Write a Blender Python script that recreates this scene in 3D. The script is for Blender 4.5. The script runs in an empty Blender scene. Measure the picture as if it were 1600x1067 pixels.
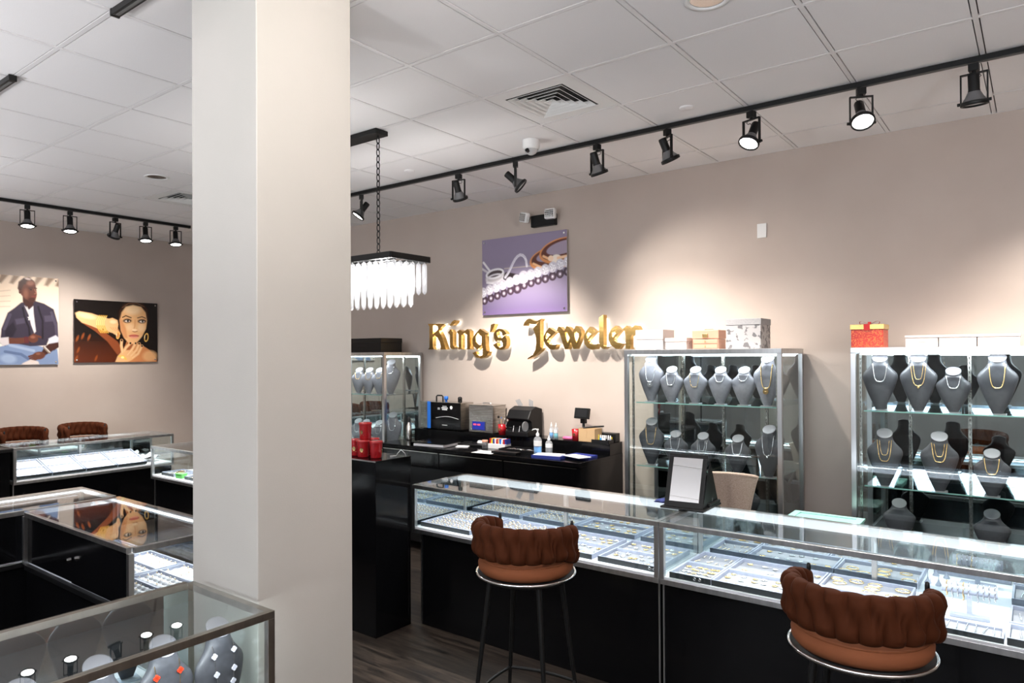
import bpy, math, random
import numpy as np
from mathutils import Vector, Matrix
PI = math.pi
scene = bpy.context.scene
COL = scene.collection
random.seed(7)

# ------------------------------------------------------------------ camera
CAM_H = 1.86
CEIL = 3.398
cam_d = bpy.data.cameras.new('camera')
cam = bpy.data.objects.new('camera', cam_d)
COL.objects.link(cam)
scene.camera = cam
f_px, yc, yaw, pitch, roll = 1091.246, 546.84, 0.64810, 0.0073, -0.0056
cam_d.sensor_width = 36.0
cam_d.lens = f_px * 36.0 / 1600.0
cam_d.shift_y = (yc - 533.5) / 1600.0
cam_d.clip_start = 0.05
fw = Vector((-math.sin(yaw), math.cos(yaw), 0.0))
rt = Vector((math.cos(yaw), math.sin(yaw), 0.0))
up = Vector((0, 0, 1))
F = math.cos(pitch) * fw + math.sin(pitch) * up
U = -math.sin(pitch) * fw + math.cos(pitch) * up
R2 = math.cos(roll) * rt + math.sin(roll) * U
U2 = -math.sin(roll) * rt + math.cos(roll) * U
cam.matrix_world = Matrix(((R2.x, U2.x, -F.x, 0), (R2.y, U2.y, -F.y, 0), (R2.z, U2.z, -F.z, CAM_H), (0, 0, 0, 1)))

# ------------------------------------------------------------------ render look
scene.view_settings.view_transform = 'Standard'
scene.view_settings.look = 'None'
scene.view_settings.exposure = 0.32
scene.view_settings.gamma = 1.0
scene.view_settings.use_curve_mapping = False
cy = scene.cycles
cy.max_bounces = 9
cy.diffuse_bounces = 4
cy.glossy_bounces = 5
cy.transmission_bounces = 4
cy.transparent_max_bounces = 28
cy.caustics_reflective = False
cy.caustics_refractive = False
cy.sample_clamp_indirect = 4.0
cy.sample_clamp_direct = 0.0
cy.blur_glossy = 0.5

# ------------------------------------------------------------------ world and big lights
wd = bpy.data.worlds.new('world')
scene.world = wd
wd.use_nodes = True
wbg = wd.node_tree.nodes['Background']
wbg.inputs[0].default_value = (0.62, 0.76, 1.0, 1)
wbg.inputs[1].default_value = 1.2

def area(name, loc, target, sx, sy, power, color=(1, 1, 1), spread=PI):
    l = bpy.data.lights.new(name, 'AREA')
    l.shape = 'RECTANGLE'; l.size = sx; l.size_y = sy
    l.energy = power; l.color = color; l.spread = spread
    o = bpy.data.objects.new(name, l); COL.objects.link(o)
    o.location = loc
    o.rotation_euler = (Vector(target) - Vector(loc)).to_track_quat('-Z', 'Y').to_euler()
    return o

def spot(name, loc, target, power, angle, blend=0.5, color=(1, .93, .86), radius=.035):
    l = bpy.data.lights.new(name, 'SPOT')
    l.energy = power; l.spot_size = math.radians(angle); l.spot_blend = blend
    l.color = color; l.shadow_soft_size = radius
    o = bpy.data.objects.new(name, l); COL.objects.link(o)
    o.location = loc
    o.rotation_euler = (Vector(target) - Vector(loc)).to_track_quat('-Z', 'Y').to_euler()
    return o

# daylight through the storefront window behind the camera
area('window_daylight', (-1.35, -4.40, 2.62), (-1.35, -1.6, 3.9), 7.0, 1.1, 105, (0.87, 0.93, 1.0), math.radians(150))
# added ceiling fill panels behind the camera, for ambient light (modelled below as ceiling_fill)
PANELS = [(-5.716, -0.122), (-3.276, -0.732), (-0.836, -1.342), (1.604, -0.732)]
for k, (px_, py_) in enumerate(PANELS):
    area('ceiling_panel_light', (px_, py_, CEIL - .03), (px_, py_, 0), .56, .56, 12, (1.0, .95, .91))

# added uplighters out of view, to brighten the ceiling (modelled below as fill_uplighter)
UPL = [(-7.0, .45), (-4.6, -.55), (-2.2, -1.3), (.35, -1.1), (1.6, .6)]
for (ux, uy), upw in zip(UPL, (34, 50, 66, 74, 100)):
    area('uplighter_light', (ux, uy, 2.06), (ux, uy, 3.4), .26, .26, upw, (.97, .97, 1.0))

# ------------------------------------------------------------------ mesh helpers
class MB:
    def __init__(s):
        s.v = []; s.f = []; s.m = []; s.sm = []
        s.T = None
    def add(s, vs, fs, mi=0, smooth=False):
        b = len(s.v)
        if s.T is not None:
            vs = [tuple(s.T @ Vector(p)) for p in vs]
        s.v += [tuple(p) for p in vs]
        s.f += [tuple(b + i for i in q) for q in fs]
        s.m += [mi] * len(fs); s.sm += [smooth] * len(fs)
        return s
    def box(s, x0, x1, y0, y1, z0, z1, mi=0):
        v = [(x0,y0,z0),(x1,y0,z0),(x1,y1,z0),(x0,y1,z0),(x0,y0,z1),(x1,y0,z1),(x1,y1,z1),(x0,y1,z1)]
        return s.add(v, [(0,3,2,1),(4,5,6,7),(0,1,5,4),(1,2,6,5),(2,3,7,6),(3,0,4,7)], mi)
    def cbox(s, cx, cy_, cz, sx, sy, sz, rz=0, mi=0, rx=0, ry=0):
        M = Matrix.Translation((cx, cy_, cz)) @ Matrix.Rotation(rz, 4, 'Z') @ Matrix.Rotation(ry, 4, 'Y') @ Matrix.Rotation(rx, 4, 'X')
        h = [(a*sx/2, b*sy/2, c*sz/2) for c in (-1, 1) for a, b in ((-1,-1),(1,-1),(1,1),(-1,1))]
        return s.add([tuple(M @ Vector(p)) for p in h], [(0,3,2,1),(4,5,6,7),(0,1,5,4),(1,2,6,5),(2,3,7,6),(3,0,4,7)], mi)
    def cyl(s, p0, p1, r0, r1=None, n=16, mi=0, cap=True, smooth=True):
        p0 = Vector(p0); p1 = Vector(p1); r1 = r0 if r1 is None else r1
        d = (p1 - p0).normalized()
        a = d.orthogonal().normalized(); b = d.cross(a)
        v = []
        for p, r in ((p0, r0), (p1, r1)):
            for i in range(n):
                t = 2*PI*i/n
                v.append(tuple(p + a*r*math.cos(t) + b*r*math.sin(t)))
        s.add(v, [(i, (i+1) % n, n+(i+1) % n, n+i) for i in range(n)], mi, smooth)
        if cap:
            s.add(v[:n], [tuple(range(n-1, -1, -1))], mi); s.add(v[n:], [tuple(range(n))], mi)
        return s
    def tube(s, pts, r, n=8, mi=0, closed=False, rf=None):
        P = [Vector(p) for p in pts]; m = len(P)
        v = []; prev = None
        for i, p in enumerate(P):
            if closed: d = (P[(i+1) % m] - P[i-1])
            else: d = P[min(i+1, m-1)] - P[max(i-1, 0)]
            d.normalize()
            if prev is None: a = d.orthogonal().normalized()
            else:
                a = prev - d*prev.dot(d)
                a = a.normalized() if a.length > 1e-6 else d.orthogonal().normalized()
            prev = a; b = d.cross(a)
            rr = r if rf is None else r*rf(i/(m-1))
            for k in range(n):
                t = 2*PI*k/n
                v.append(tuple(p + a*rr*math.cos(t) + b*rr*math.sin(t)))
        fs = []
        for i in range(m if closed else m-1):
            j = (i+1) % m
            for k in range(n):
                fs.append((i*n+k, i*n+(k+1) % n, j*n+(k+1) % n, j*n+k))
        s.add(v, fs, mi, True)
        if not closed:
            s.add(v[:n], [tuple(range(n-1, -1, -1))], mi); s.add(v[-n:], [tuple(range(n))], mi)
        return s
    def lathe(s, prof, n=24, c=(0,0,0), mi=0, M=None, smooth=True, ex=1.0, ey=1.0):
        v = []
        for r, z in prof:
            for i in range(n):
                t = 2*PI*i/n
                p = Vector((r*math.cos(t)*ex, r*math.sin(t)*ey, z))
                if M is not None: p = M @ p
                v.append((p.x+c[0], p.y+c[1], p.z+c[2]))
        m = len(prof)
        fs = [(i*n+k, i*n+(k+1) % n, (i+1)*n+(k+1) % n, (i+1)*n+k) for i in range(m-1) for k in range(n)]
        s.add(v, fs, mi, smooth)
        if prof[0][0] > 1e-5: s.add(v[:n], [tuple(range(n-1, -1, -1))], mi)
        if prof[-1][0] > 1e-5: s.add(v[-n:], [tuple(range(n))], mi)
        return s
    def grid(s, fn, nu, nv, mi=0, smooth=True, cu=False, cv=False):
        v = [tuple(fn(i/(nu if cu else nu-1), j/(nv if cv else nv-1))) for i in range(nu) for j in range(nv)]
        fs = []
        for i in range(nu if cu else nu-1):
            for j in range(nv if cv else nv-1):
                a, b = (i+1) % nu, (j+1) % nv
                fs.append((i*nv+j, a*nv+j, a*nv+b, i*nv+b))
        return s.add(v, fs, mi, smooth)
    def prism(s, poly, axis='z', d0=0, d1=1, mi=0, holes=()):
        # polygon (with holes) tessellated and given a thickness; axis = extrusion direction
        from mathutils.geometry import tessellate_polygon
        loops = [list(poly)] + [list(h) for h in holes]
        flat = [p for l in loops for p in l]
        tris = tessellate_polygon([[Vector((p[0], p[1], 0)) for p in l] for l in loops])
        def to(p, d):
            return {'z': (p[0], p[1], d), 'y': (p[0], d, p[1]), 'x': (d, p[0], p[1])}[axis]
        v = [to(p, d0) for p in flat] + [to(p, d1) for p in flat]
        n = len(flat); fs = []
        for t in tris:
            fs.append(tuple(t)); fs.append((t[2]+n, t[1]+n, t[0]+n))
        b = 0
        for l in loops:
            k = len(l)
            for i in range(k):
                fs.append((b+i, b+(i+1) % k, b+(i+1) % k+n, b+i+n))
            b += k
        return s.add(v, fs, mi)
    def mesh(s, name, mats, fix=True):
        me = bpy.data.meshes.new(name)
        me.from_pydata(s.v, [], s.f)
        for m in mats: me.materials.append(m)
        me.polygons.foreach_set('material_index', s.m)
        me.polygons.foreach_set('use_smooth', s.sm)
        if fix:
            import bmesh
            bm = bmesh.new(); bm.from_mesh(me)
            bmesh.ops.recalc_face_normals(bm, faces=bm.faces)
            bm.to_mesh(me); bm.free()
        me.update()
        return me

def obj(name, mb, mats, parent=None, bevel=0, seg=2, loc=None, rot=None):
    me = mb if isinstance(mb, bpy.types.Mesh) else mb.mesh(name, mats if isinstance(mats, (list, tuple)) else [mats])
    o = bpy.data.objects.new(name, me); COL.objects.link(o)
    if parent is not None: o.parent = parent
    if loc is not None: o.location = loc
    if rot is not None: o.rotation_euler = rot
    if bevel:
        b = o.modifiers.new('bevel', 'BEVEL'); b.width = bevel; b.segments = seg
        b.limit_method = 'ANGLE'; b.angle_limit = math.radians(40); b.harden_normals = False
    return o

def tag(o, label, cat, group=None, kind=None):
    o['label'] = label; o['category'] = cat
    if group: o['group'] = group
    if kind: o['kind'] = kind
    return o

def thing(name, label, cat, loc=(0, 0, 0), rz=0.0, group=None):
    o = bpy.data.objects.new(name, None); COL.objects.link(o)
    o.empty_display_size = .05
    o.location = loc; o.rotation_euler = (0, 0, rz)
    return tag(o, label, cat, group)

def struct(name, mb, mats, parent=None, label=None, **k):
    o = obj(name, mb, mats, parent, **k)
    o['kind'] = 'structure'
    return o

def clone(root, loc, rz=None, label=None, group=None, rot=None, scale=None):
    r = root.copy(); COL.objects.link(r); r.location = loc
    if rz is not None: r.rotation_euler = (0, 0, rz)
    if rot is not None: r.rotation_euler = rot
    if scale is not None: r.scale = scale
    if label: r['label'] = label
    if group: r['group'] = group
    for ch in list(root.children):
        c = ch.copy(); COL.objects.link(c); c.parent = r
        for g in list(ch.children):
            d = g.copy(); COL.objects.link(d); d.parent = c
    return r

# ------------------------------------------------------------------ materials
def mat(name, color, rough=.5, metal=0.0, **k):
    m = bpy.data.materials.new(name); m.use_nodes = True
    b = m.node_tree.nodes['Principled BSDF']
    b.inputs['Base Color'].default_value = (*color, 1)
    b.inputs['Roughness'].default_value = rough
    b.inputs['Metallic'].default_value = metal
    for kk, vv in k.items():
        b.inputs[kk.replace('_', ' ')].default_value = vv
    # a little procedural variation so nothing is perfectly even
    nt = m.node_tree
    tc = nt.nodes.new('ShaderNodeTexCoord'); nz = nt.nodes.new('ShaderNodeTexNoise')
    nz.inputs['Scale'].default_value = 14.0
    mr = nt.nodes.new('ShaderNodeMapRange')
    mr.inputs['To Min'].default_value = max(0, rough-.04); mr.inputs['To Max'].default_value = min(1, rough+.04)
    nt.links.new(tc.outputs['Object'], nz.inputs['Vector'])
    nt.links.new(nz.outputs['Fac'], mr.inputs['Value'])
    nt.links.new(mr.outputs['Result'], b.inputs['Roughness'])
    return m

def emit(name, color, strength):
    m = bpy.data.materials.new(name); m.use_nodes = True
    nt = m.node_tree; nt.nodes.clear()
    e = nt.nodes.new('ShaderNodeEmission'); o = nt.nodes.new('ShaderNodeOutputMaterial')
    e.inputs[0].default_value = (*color, 1); e.inputs[1].default_value = strength
    nt.links.new(e.outputs[0], o.inputs[0])
    return m

def glass(name, tint=(.96, .985, .98), f0=.04, dirt=0.0, trans=0.0):
    # a clear pane: mirror reflection by viewing angle over plain see-through
    m = bpy.data.materials.new(name); m.use_nodes = True
    nt = m.node_tree; nt.nodes.clear(); N = nt.nodes.new; L = nt.links.new
    g = N('ShaderNodeNewGeometry'); d = N('ShaderNodeVectorMath'); d.operation = 'DOT_PRODUCT'
    L(g.outputs['Incoming'], d.inputs[0]); L(g.outputs['Normal'], d.inputs[1])
    ab = N('ShaderNodeMath'); ab.operation = 'ABSOLUTE'; L(d.outputs['Value'], ab.inputs[0])
    su = N('ShaderNodeMath'); su.operation = 'SUBTRACT'; su.inputs[0].default_value = 1.0; L(ab.outputs[0], su.inputs[1])
    po = N('ShaderNodeMath'); po.operation = 'POWER'; po.inputs[1].default_value = 5.0; L(su.outputs[0], po.inputs[0])
    mu = N('ShaderNodeMath'); mu.operation = 'MULTIPLY_ADD'; mu.inputs[1].default_value = 1-f0; mu.inputs[2].default_value = f0
    L(po.outputs[0], mu.inputs[0])
    tr = N('ShaderNodeBsdfTransparent'); tr.inputs[0].default_value = (*tint, 1)
    gl = N('ShaderNodeBsdfGlossy'); gl.inputs['Roughness'].default_value = 0.0; gl.inputs[0].default_value = (.97, .98, 1, 1)
    mx = N('ShaderNodeMixShader'); L(mu.outputs[0], mx.inputs[0]); L(tr.outputs[0], mx.inputs[1]); L(gl.outputs[0], mx.inputs[2])
    out = N('ShaderNodeOutputMaterial')
    if trans > 0:
        tl = N('ShaderNodeBsdfTranslucent'); tl.inputs[0].default_value = (1, 1, 1, 1)
        df = N('ShaderNodeBsdfDiffuse'); df.inputs[0].default_value = (1, 1, 1, 1)
        a2 = N('ShaderNodeMixShader'); a2.inputs[0].default_value = .5; L(tl.outputs[0], a2.inputs[1]); L(df.outputs[0], a2.inputs[2])
        a3 = N('ShaderNodeMixShader'); a3.inputs[0].default_value = trans; L(mx.outputs[0], a3.inputs[1]); L(a2.outputs[0], a3.inputs[2])
        L(a3.outputs[0], out.inputs[0])
    else:
        L(mx.outputs[0], out.inputs[0])
    return m

def mirror(name, color=(.86, .9, .89)):
    m = bpy.data.materials.new(name); m.use_nodes = True
    nt = m.node_tree; nt.nodes.clear()
    g = nt.nodes.new('ShaderNodeBsdfGlossy'); g.inputs['Roughness'].default_value = 0.0; g.inputs[0].default_value = (*color, 1)
    o = nt.nodes.new('ShaderNodeOutputMaterial'); nt.links.new(g.outputs[0], o.inputs[0])
    return m

def noisy(name, c1, c2, scale, rough=.6, stretch=(1, 1, 1), bump=0.0, bscale=60, metal=0, lo=.35, hi=.65, detail=4):
    m = bpy.data.materials.new(name); m.use_nodes = True
    nt = m.node_tree; b = nt.nodes['Principled BSDF']; N = nt.nodes.new; L = nt.links.new
    tc = N('ShaderNodeTexCoord'); mp = N('ShaderNodeMapping'); mp.inputs['Scale'].default_value = stretch
    L(tc.outputs['Object'], mp.inputs['Vector'])
    nz = N('ShaderNodeTexNoise'); nz.inputs['Scale'].default_value = scale; nz.inputs['Detail'].default_value = detail
    L(mp.outputs[0], nz.inputs['Vector'])
    r = N('ShaderNodeValToRGB'); r.color_ramp.elements[0].position = lo; r.color_ramp.elements[1].position = hi
    r.color_ramp.elements[0].color = (*c1, 1); r.color_ramp.elements[1].color = (*c2, 1)
    L(nz.outputs['Fac'], r.inputs[0]); L(r.outputs[0], b.inputs['Base Color'])
    b.inputs['Roughness'].default_value = rough; b.inputs['Metallic'].default_value = metal
    if bump:
        n2 = N('ShaderNodeTexNoise'); n2.inputs['Scale'].default_value = bscale; L(mp.outputs[0], n2.inputs['Vector'])
        bp = N('ShaderNodeBump'); bp.inputs['Strength'].default_value = bump; bp.inputs['Distance'].default_value = .01
        L(n2.outputs['Fac'], bp.inputs['Height']); L(bp.outputs[0], b.inputs['Normal'])
    return m

M = {}
M['wall'] = noisy('wall_paint', (.465, .39, .34), (.485, .41, .36), 3.0, .75, bump=.05, bscale=180)
M['column'] = noisy('column_paint', (.46, .44, .405), (.48, .455, .42), 3.0, .6, bump=.05, bscale=180)
M['front'] = mat('shopfront_paint', (.30, .28, .27), .7)
M['tile'] = noisy('ceiling_tile', (.83, .81, .81), (.86, .84, .84), 260, .9, bump=.12, bscale=420)
M['tbar'] = mat('ceiling_grid_paint', (.78, .76, .76), .5)
M['gap'] = mat('ceiling_gap', (.12, .115, .11), .9)
M['black'] = mat('black_laminate', (.003, .003, .0035), .13, Specular_IOR_Level=.22)
M['blackmat'] = mat('black_satin', (.004, .004, .0045), .38, Specular_IOR_Level=.3)
M['blackm'] = mat('black_powder_coat', (.004, .004, .004), .42, Specular_IOR_Level=.3)
M['alu'] = noisy('brushed_aluminium', (.50, .50, .50), (.62, .62, .62), 30, .30, stretch=(1, 1, .05), metal=1.0)
M['aludark'] = noisy('bronze_tinted_aluminium', (.36, .33, .29), (.44, .40, .35), 30, .32, stretch=(1, 1, .05), metal=1.0)
M['steel'] = noisy('brushed_steel', (.42, .40, .37), (.62, .60, .56), 6, .24, stretch=(1, 1, 12), metal=1.0)
M['chrome'] = mat('chrome', (.8, .8, .8), .08, 1.0)
M['glass'] = glass('clear_glass')
M['glassg'] = glass('green_edged_shelf_glass', (.90, .955, .94))
M['glassedge'] = mat('shelf_glass_edge', (.22, .42, .38), .15)
M['mirror'] = mirror('mirror_glass')
M['mirrord'] = mirror('mirror_glass_tinted', (.62, .70, .72))
M['deck'] = mat('white_display_deck', (.78, .80, .84), .4)
M['led'] = emit('led_tube', (.86, .93, 1.0), 9.0)
M['ledbar'] = emit('led_light_bar', (.88, .94, 1.0), 1.6)
M['tray'] = noisy('lavender_grey_leatherette', (.30, .32, .40), (.34, .36, .44), 60, .5, bump=.1, bscale=400)
M['traydark'] = mat('dark_tray_edge', (.035, .04, .045), .4)
M['pad'] = mat('grey_ring_pad', (.27, .27, .30), .8)
M['padw'] = mat('white_ring_pad', (.70, .70, .74), .7)
M['gold'] = mat('gold', (.95, .66, .30), .18, 1.0)
M['silver'] = mat('silver', (.85, .85, .87), .15, 1.0)
M['stone'] = mat('clear_stone', (.9, .93, .97), .05, 0.0)
M['signgold'] = noisy('brushed_gold_sign', (.62, .38, .12), (.80, .52, .18), 5, .22, stretch=(1, 1, 8), metal=1.0)
M['halo'] = emit('sign_halo_led', (1.0, .97, .86), 7.0)
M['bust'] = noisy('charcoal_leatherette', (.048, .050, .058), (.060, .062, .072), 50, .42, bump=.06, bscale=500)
M['bustl'] = noisy('silver_grey_leatherette', (.17, .17, .195), (.20, .20, .225), 50, .38, bump=.06, bscale=500)  # lighter copy of the bust leatherette; bright shelf lighting put into its colour
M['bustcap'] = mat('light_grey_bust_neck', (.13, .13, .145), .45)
M['bustcapl'] = mat('pale_grey_bust_neck', (.26, .26, .28), .45)  # lighter copy of the neck colour for the brightly lit shelves
M['lens'] = emit('lamp_lens', (1.0, .97, .93), 14.0)
M['lensoff'] = mat('lamp_glass_unlit', (.5, .5, .5), .2)
M['shade'] = mat('grey_lamp_reflector_shell', (.16, .16, .165), .35, .3)
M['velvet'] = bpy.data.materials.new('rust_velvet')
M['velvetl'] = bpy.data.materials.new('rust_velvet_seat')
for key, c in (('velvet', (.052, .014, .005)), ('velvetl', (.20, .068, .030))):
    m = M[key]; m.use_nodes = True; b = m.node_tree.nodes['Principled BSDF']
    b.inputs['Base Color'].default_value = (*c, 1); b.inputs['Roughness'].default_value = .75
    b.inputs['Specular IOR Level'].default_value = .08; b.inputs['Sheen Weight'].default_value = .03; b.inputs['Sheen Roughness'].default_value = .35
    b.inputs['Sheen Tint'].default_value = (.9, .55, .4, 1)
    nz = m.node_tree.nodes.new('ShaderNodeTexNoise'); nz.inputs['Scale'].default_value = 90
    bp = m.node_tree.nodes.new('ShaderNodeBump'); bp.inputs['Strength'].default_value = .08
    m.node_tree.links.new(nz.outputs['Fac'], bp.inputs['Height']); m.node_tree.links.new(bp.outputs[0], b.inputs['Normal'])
M['red'] = mat('red_lacquer', (.33, .008, .012), .25)
M['redfab'] = mat('red_ribbon', (.45, .01, .01), .5)
M['crystal'] = glass('crystal_prism', (.97, .98, 1.0), .12, trans=.24)
M['bulb'] = emit('chandelier_bulb', (1.0, .98, .95), 24.0)
M['reflector'] = mat('darkened_reflector', (.30, .29, .28), .18, 1.0)
M['white'] = mat('white_plastic', (.80, .80, .79), .4)
M['paper'] = mat('white_paper', (.82, .81, .82), .8)
M['blue'] = mat('blue_plastic', (.02, .16, .62), .35)
M['bluedark'] = mat('dark_blue_cover', (.02, .035, .22), .4)
M['teal'] = mat('teal_liquid', (.05, .45, .50), .2)
M['cyan'] = mat('blue_gel', (.05, .35, .75), .2)
M['clearp'] = glass('clear_plastic', (.85, .9, .95), .06, trans=.25)
M['screenoff'] = mat('dark_screen', (.012, .013, .014), .12)
M['pink'] = mat('pink_plastic', (.75, .12, .28), .5)
M['tan'] = mat('tan_cardboard', (.50, .33, .17), .8)
M['yellow'] = mat('yellow_plastic', (.75, .58, .05), .4)
M['green'] = mat('green_plastic', (.15, .5, .12), .4)
M['mint'] = mat('mint_box_lid', (.30, .58, .52), .5)
M['peach'] = mat('peach_leatherette', (.50, .26, .175), .5)
M['brass'] = mat('aged_brass', (.5, .36, .15), .35, 1.0)
M['lightbox'] = noisy('pearl_grey_card', (.40, .385, .385), (.45, .43, .43), 25, .6)
M['pinkwhite'] = mat('blush_white_card', (.52, .455, .43), .6)
M['goldlid'] = mat('gold_paper', (.70, .48, .16), .3, .6)
M['mark'] = mat('white_print', (.8, .8, .8), .6)
M['paleprint'] = mat('silver_print', (.45, .45, .46), .5)
M['screenblue'] = emit('blue_display', (.03, .04, .32), 1.0)
M['screenred'] = emit('red_digits', (1.0, .08, .12), 1.6)
M['mirrorgrey'] = mirror('counter_mirror_glass', (.62, .62, .62))
M['knobw'] = mat('plate_white', (.78, .77, .75), .4)

# wood-look plank floor
def floor_mat():
    m = bpy.data.materials.new('grey_brown_plank_floor'); m.use_nodes = True
    nt = m.node_tree; b = nt.nodes['Principled BSDF']; N = nt.nodes.new; L = nt.links.new
    tc = N('ShaderNodeTexCoord')
    br = N('ShaderNodeTexBrick'); br.offset = .37
    br.inputs['Scale'].default_value = 1.0; br.inputs['Brick Width'].default_value = 1.22; br.inputs['Row Height'].default_value = .18
    br.inputs['Mortar Size'].default_value = .002; br.inputs['Color1'].default_value = (.013, .0095, .0075, 1)
    br.inputs['Color2'].default_value = (.040, .031, .025, 1); br.inputs['Mortar'].default_value = (.015, .012, .01, 1)
    L(tc.outputs['Object'], br.inputs['Vector'])
    mp = N('ShaderNodeMapping'); mp.inputs['Scale'].default_value = (1.2, 11, 1); L(tc.outputs['Object'], mp.inputs['Vector'])
    nz = N('ShaderNodeTexNoise'); nz.inputs['Scale'].default_value = 3; nz.inputs['Detail'].default_value = 8; nz.inputs['Distortion'].default_value = .6
    L(mp.outputs[0], nz.inputs['Vector'])
    r = N('ShaderNodeValToRGB'); r.color_ramp.elements[0].position = .32; r.color_ramp.elements[1].position = .68
    r.color_ramp.elements[0].color = (.18, .16, .15, 1); r.color_ramp.elements[1].color = (2.1, 2.0, 1.9, 1)
    L(nz.outputs['Fac'], r.inputs[0])
    mx = N('ShaderNodeMix'); mx.data_type = 'RGBA'; mx.blend_type = 'MULTIPLY'; mx.inputs[0].default_value = 1.0
    L(br.outputs['Color'], mx.inputs[6]); L(r.outputs[0], mx.inputs[7]); L(mx.outputs[2], b.inputs['Base Color'])
    b.inputs['Roughness'].default_value = .42
    return m
M['floor'] = floor_mat()

# ================================================================== the room
XW, YW, XE, YF = -9.268, 5.467, 2.6, -4.6
struct('floor', MB().box(XW-.1, XE+.1, YF-.1, YW+.1, -.1, 0), M['floor'])
struct('wall_back', MB().box(XW-.1, XE+.1, YW, YW+.12, 0, CEIL+.12), M['wall'])
struct('wall_left', MB().box(XW-.12, XW, YF, YW, 0, CEIL+.12), M['wall'])
struct('wall_right', MB().box(XE, XE+.12, YF, YW, 0, CEIL+.12), M['wall'])
fr = MB()
fr.box(XW, -5.0, YF-.12, YF, 0, CEIL+.12); fr.box(2.3, XE, YF-.12, YF, 0, CEIL+.12)
fr.box(-5.0, 2.3, YF-.12, YF, 0, 2.0); fr.box(-5.0, 2.3, YF-.12, YF, 3.25, CEIL+.12)
struct('wall_front', fr, M['front'])
wf = MB()
for x in (-5.0, -2.6, -.2, 2.24): wf.box(x, x+.06, YF-.08, YF-.02, 2.0, 3.25)
wf.box(-5, 2.3, YF-.08, YF-.02, 2.0, 2.06); wf.box(-5, 2.3, YF-.08, YF-.02, 3.19, 3.25)
win = struct('window_1', wf, M['blackm'])
wg = struct('window_glass', MB().box(-4.94, 2.24, YF-.055, YF-.049, 2.06, 3.19), M['glass'], win)
struct('baseboard_back', MB().box(XW, XE, YW-.015, YW, 0, .10), M['blackmat'])
struct('baseboard_left', MB().box(XW, XW+.015, YF, YW-.015, 0, .10), M['blackmat'])

# ceiling: lay-in tiles, each set a little up between painted bars
GX, GY, GS = -3.886, 2.623, .61
HOLES = {(-4, 0), (4, 0)}
SKIP = {(2, 1), (-5, 1)} | {(round((x-GX)/GS-.5), round((y-GY)/GS-.5)) for x, y in PANELS}
ce = MB()
zt = CEIL + .0022
i0, i1 = math.floor((XW-GX)/GS), math.ceil((XE-GX)/GS)
j0, j1 = math.floor((YF-GY)/GS), math.ceil((YW-GY)/GS)
hb, gp = .011, .0055
HR = .082
for i in range(i0, i1):
    for j in range(j0, j1):
        xa, xb = max(GX+i*GS+hb+gp, XW), min(GX+(i+1)*GS-hb-gp, XE)
        ya, yb = max(GY+j*GS+hb+gp, YF), min(GY+(j+1)*GS-hb-gp, YW)
        if xb-xa < .01 or yb-ya < .01 or (i, j) in SKIP: continue
        if (i, j) in HOLES:
            cx, cy2 = (xa+xb)/2, (ya+yb)/2
            sq = []; ci = []
            for k in range(32):
                t = 2*PI*k/32; c, s_ = math.cos(t), math.sin(t); q = max(abs(c), abs(s_))
                sq.append((cx+c/q*(xb-xa)/2, cy2+s_/q*(yb-ya)/2, zt)); ci.append((cx+c*HR, cy2+s_*HR, zt))
            ce.add(sq+ci, [(k, (k+1) % 32, 32+(k+1) % 32, 32+k) for k in range(32)], 0)
        else:
            ce.add([(xa,ya,zt),(xb,ya,zt),(xb,yb,zt),(xa,yb,zt)], [(0,1,2,3)], 0)
        ce.add([(xa,ya,zt),(xb,ya,zt),(xb,yb,zt),(xa,yb,zt),(xa,ya,zt+.03),(xb,ya,zt+.03),(xb,yb,zt+.03),(xa,yb,zt+.03)],
               [(0,1,5,4),(1,2,6,5),(2,3,7,6),(3,0,4,7)], 0)
for i in range(i0, i1+1):
    x = GX+i*GS
    if XW+.02 < x < XE: ce.box(x-hb, x+hb, YF, YW, CEIL, CEIL+.012, 1)
for j in range(j0, j1+1):
    y = GY+j*GS
    if YF+.02 < y < YW: ce.box(XW, XE, y-hb, y+hb, CEIL+.0006, CEIL+.0125, 1)
ce.box(XW, XE, YF, YW, CEIL+.12, CEIL+.14, 2)
ce.box(XW, XE, YW-.018, YW, CEIL+.0012, CEIL+.012, 1); ce.box(XW, XW+.018, YF, YW, CEIL+.0012, CEIL+.012, 1)
struct('ceiling', ce.mesh('ceiling', [M['tile'], M['tbar'], M['gap']], fix=False), None)

# ceiling panels added out of view for ambient light
for k, (x, y) in enumerate(PANELS):
    t = thing('ceiling_light', ['square lay-in ceiling light panel farthest from the storefront window', 'square lay-in ceiling light panel over the middle aisle',
              'square lay-in ceiling light panel nearest the storefront window', 'square lay-in ceiling light panel near the side wall'][k], 'ceiling light', (x, y, CEIL), 0, 'lay-in ceiling lights')
    f = MB()
    for a in (-1, 1):
        f.box(a*.29-.008, a*.29+.008, -.298, .298, -.004, .05); f.box(-.298, .298, a*.29-.008, a*.29+.008, -.004, .05)
    obj('frame', f, M['white'], t)
    obj('diffuser', MB().box(-.282, .282, -.282, .282, .0, .03), emit('panel_diffuser', (1, .97, .94), 2.0) if k == 0 else bpy.data.materials['panel_diffuser'], t)

# free-standing square column
CX0, CX1, CY0, CY1 = -2.812, -2.345, 1.512, 1.963
struct('column', MB().box(CX0, CX1, CY0, CY1, 0, CEIL+.004), M['column'], bevel=.004)

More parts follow.
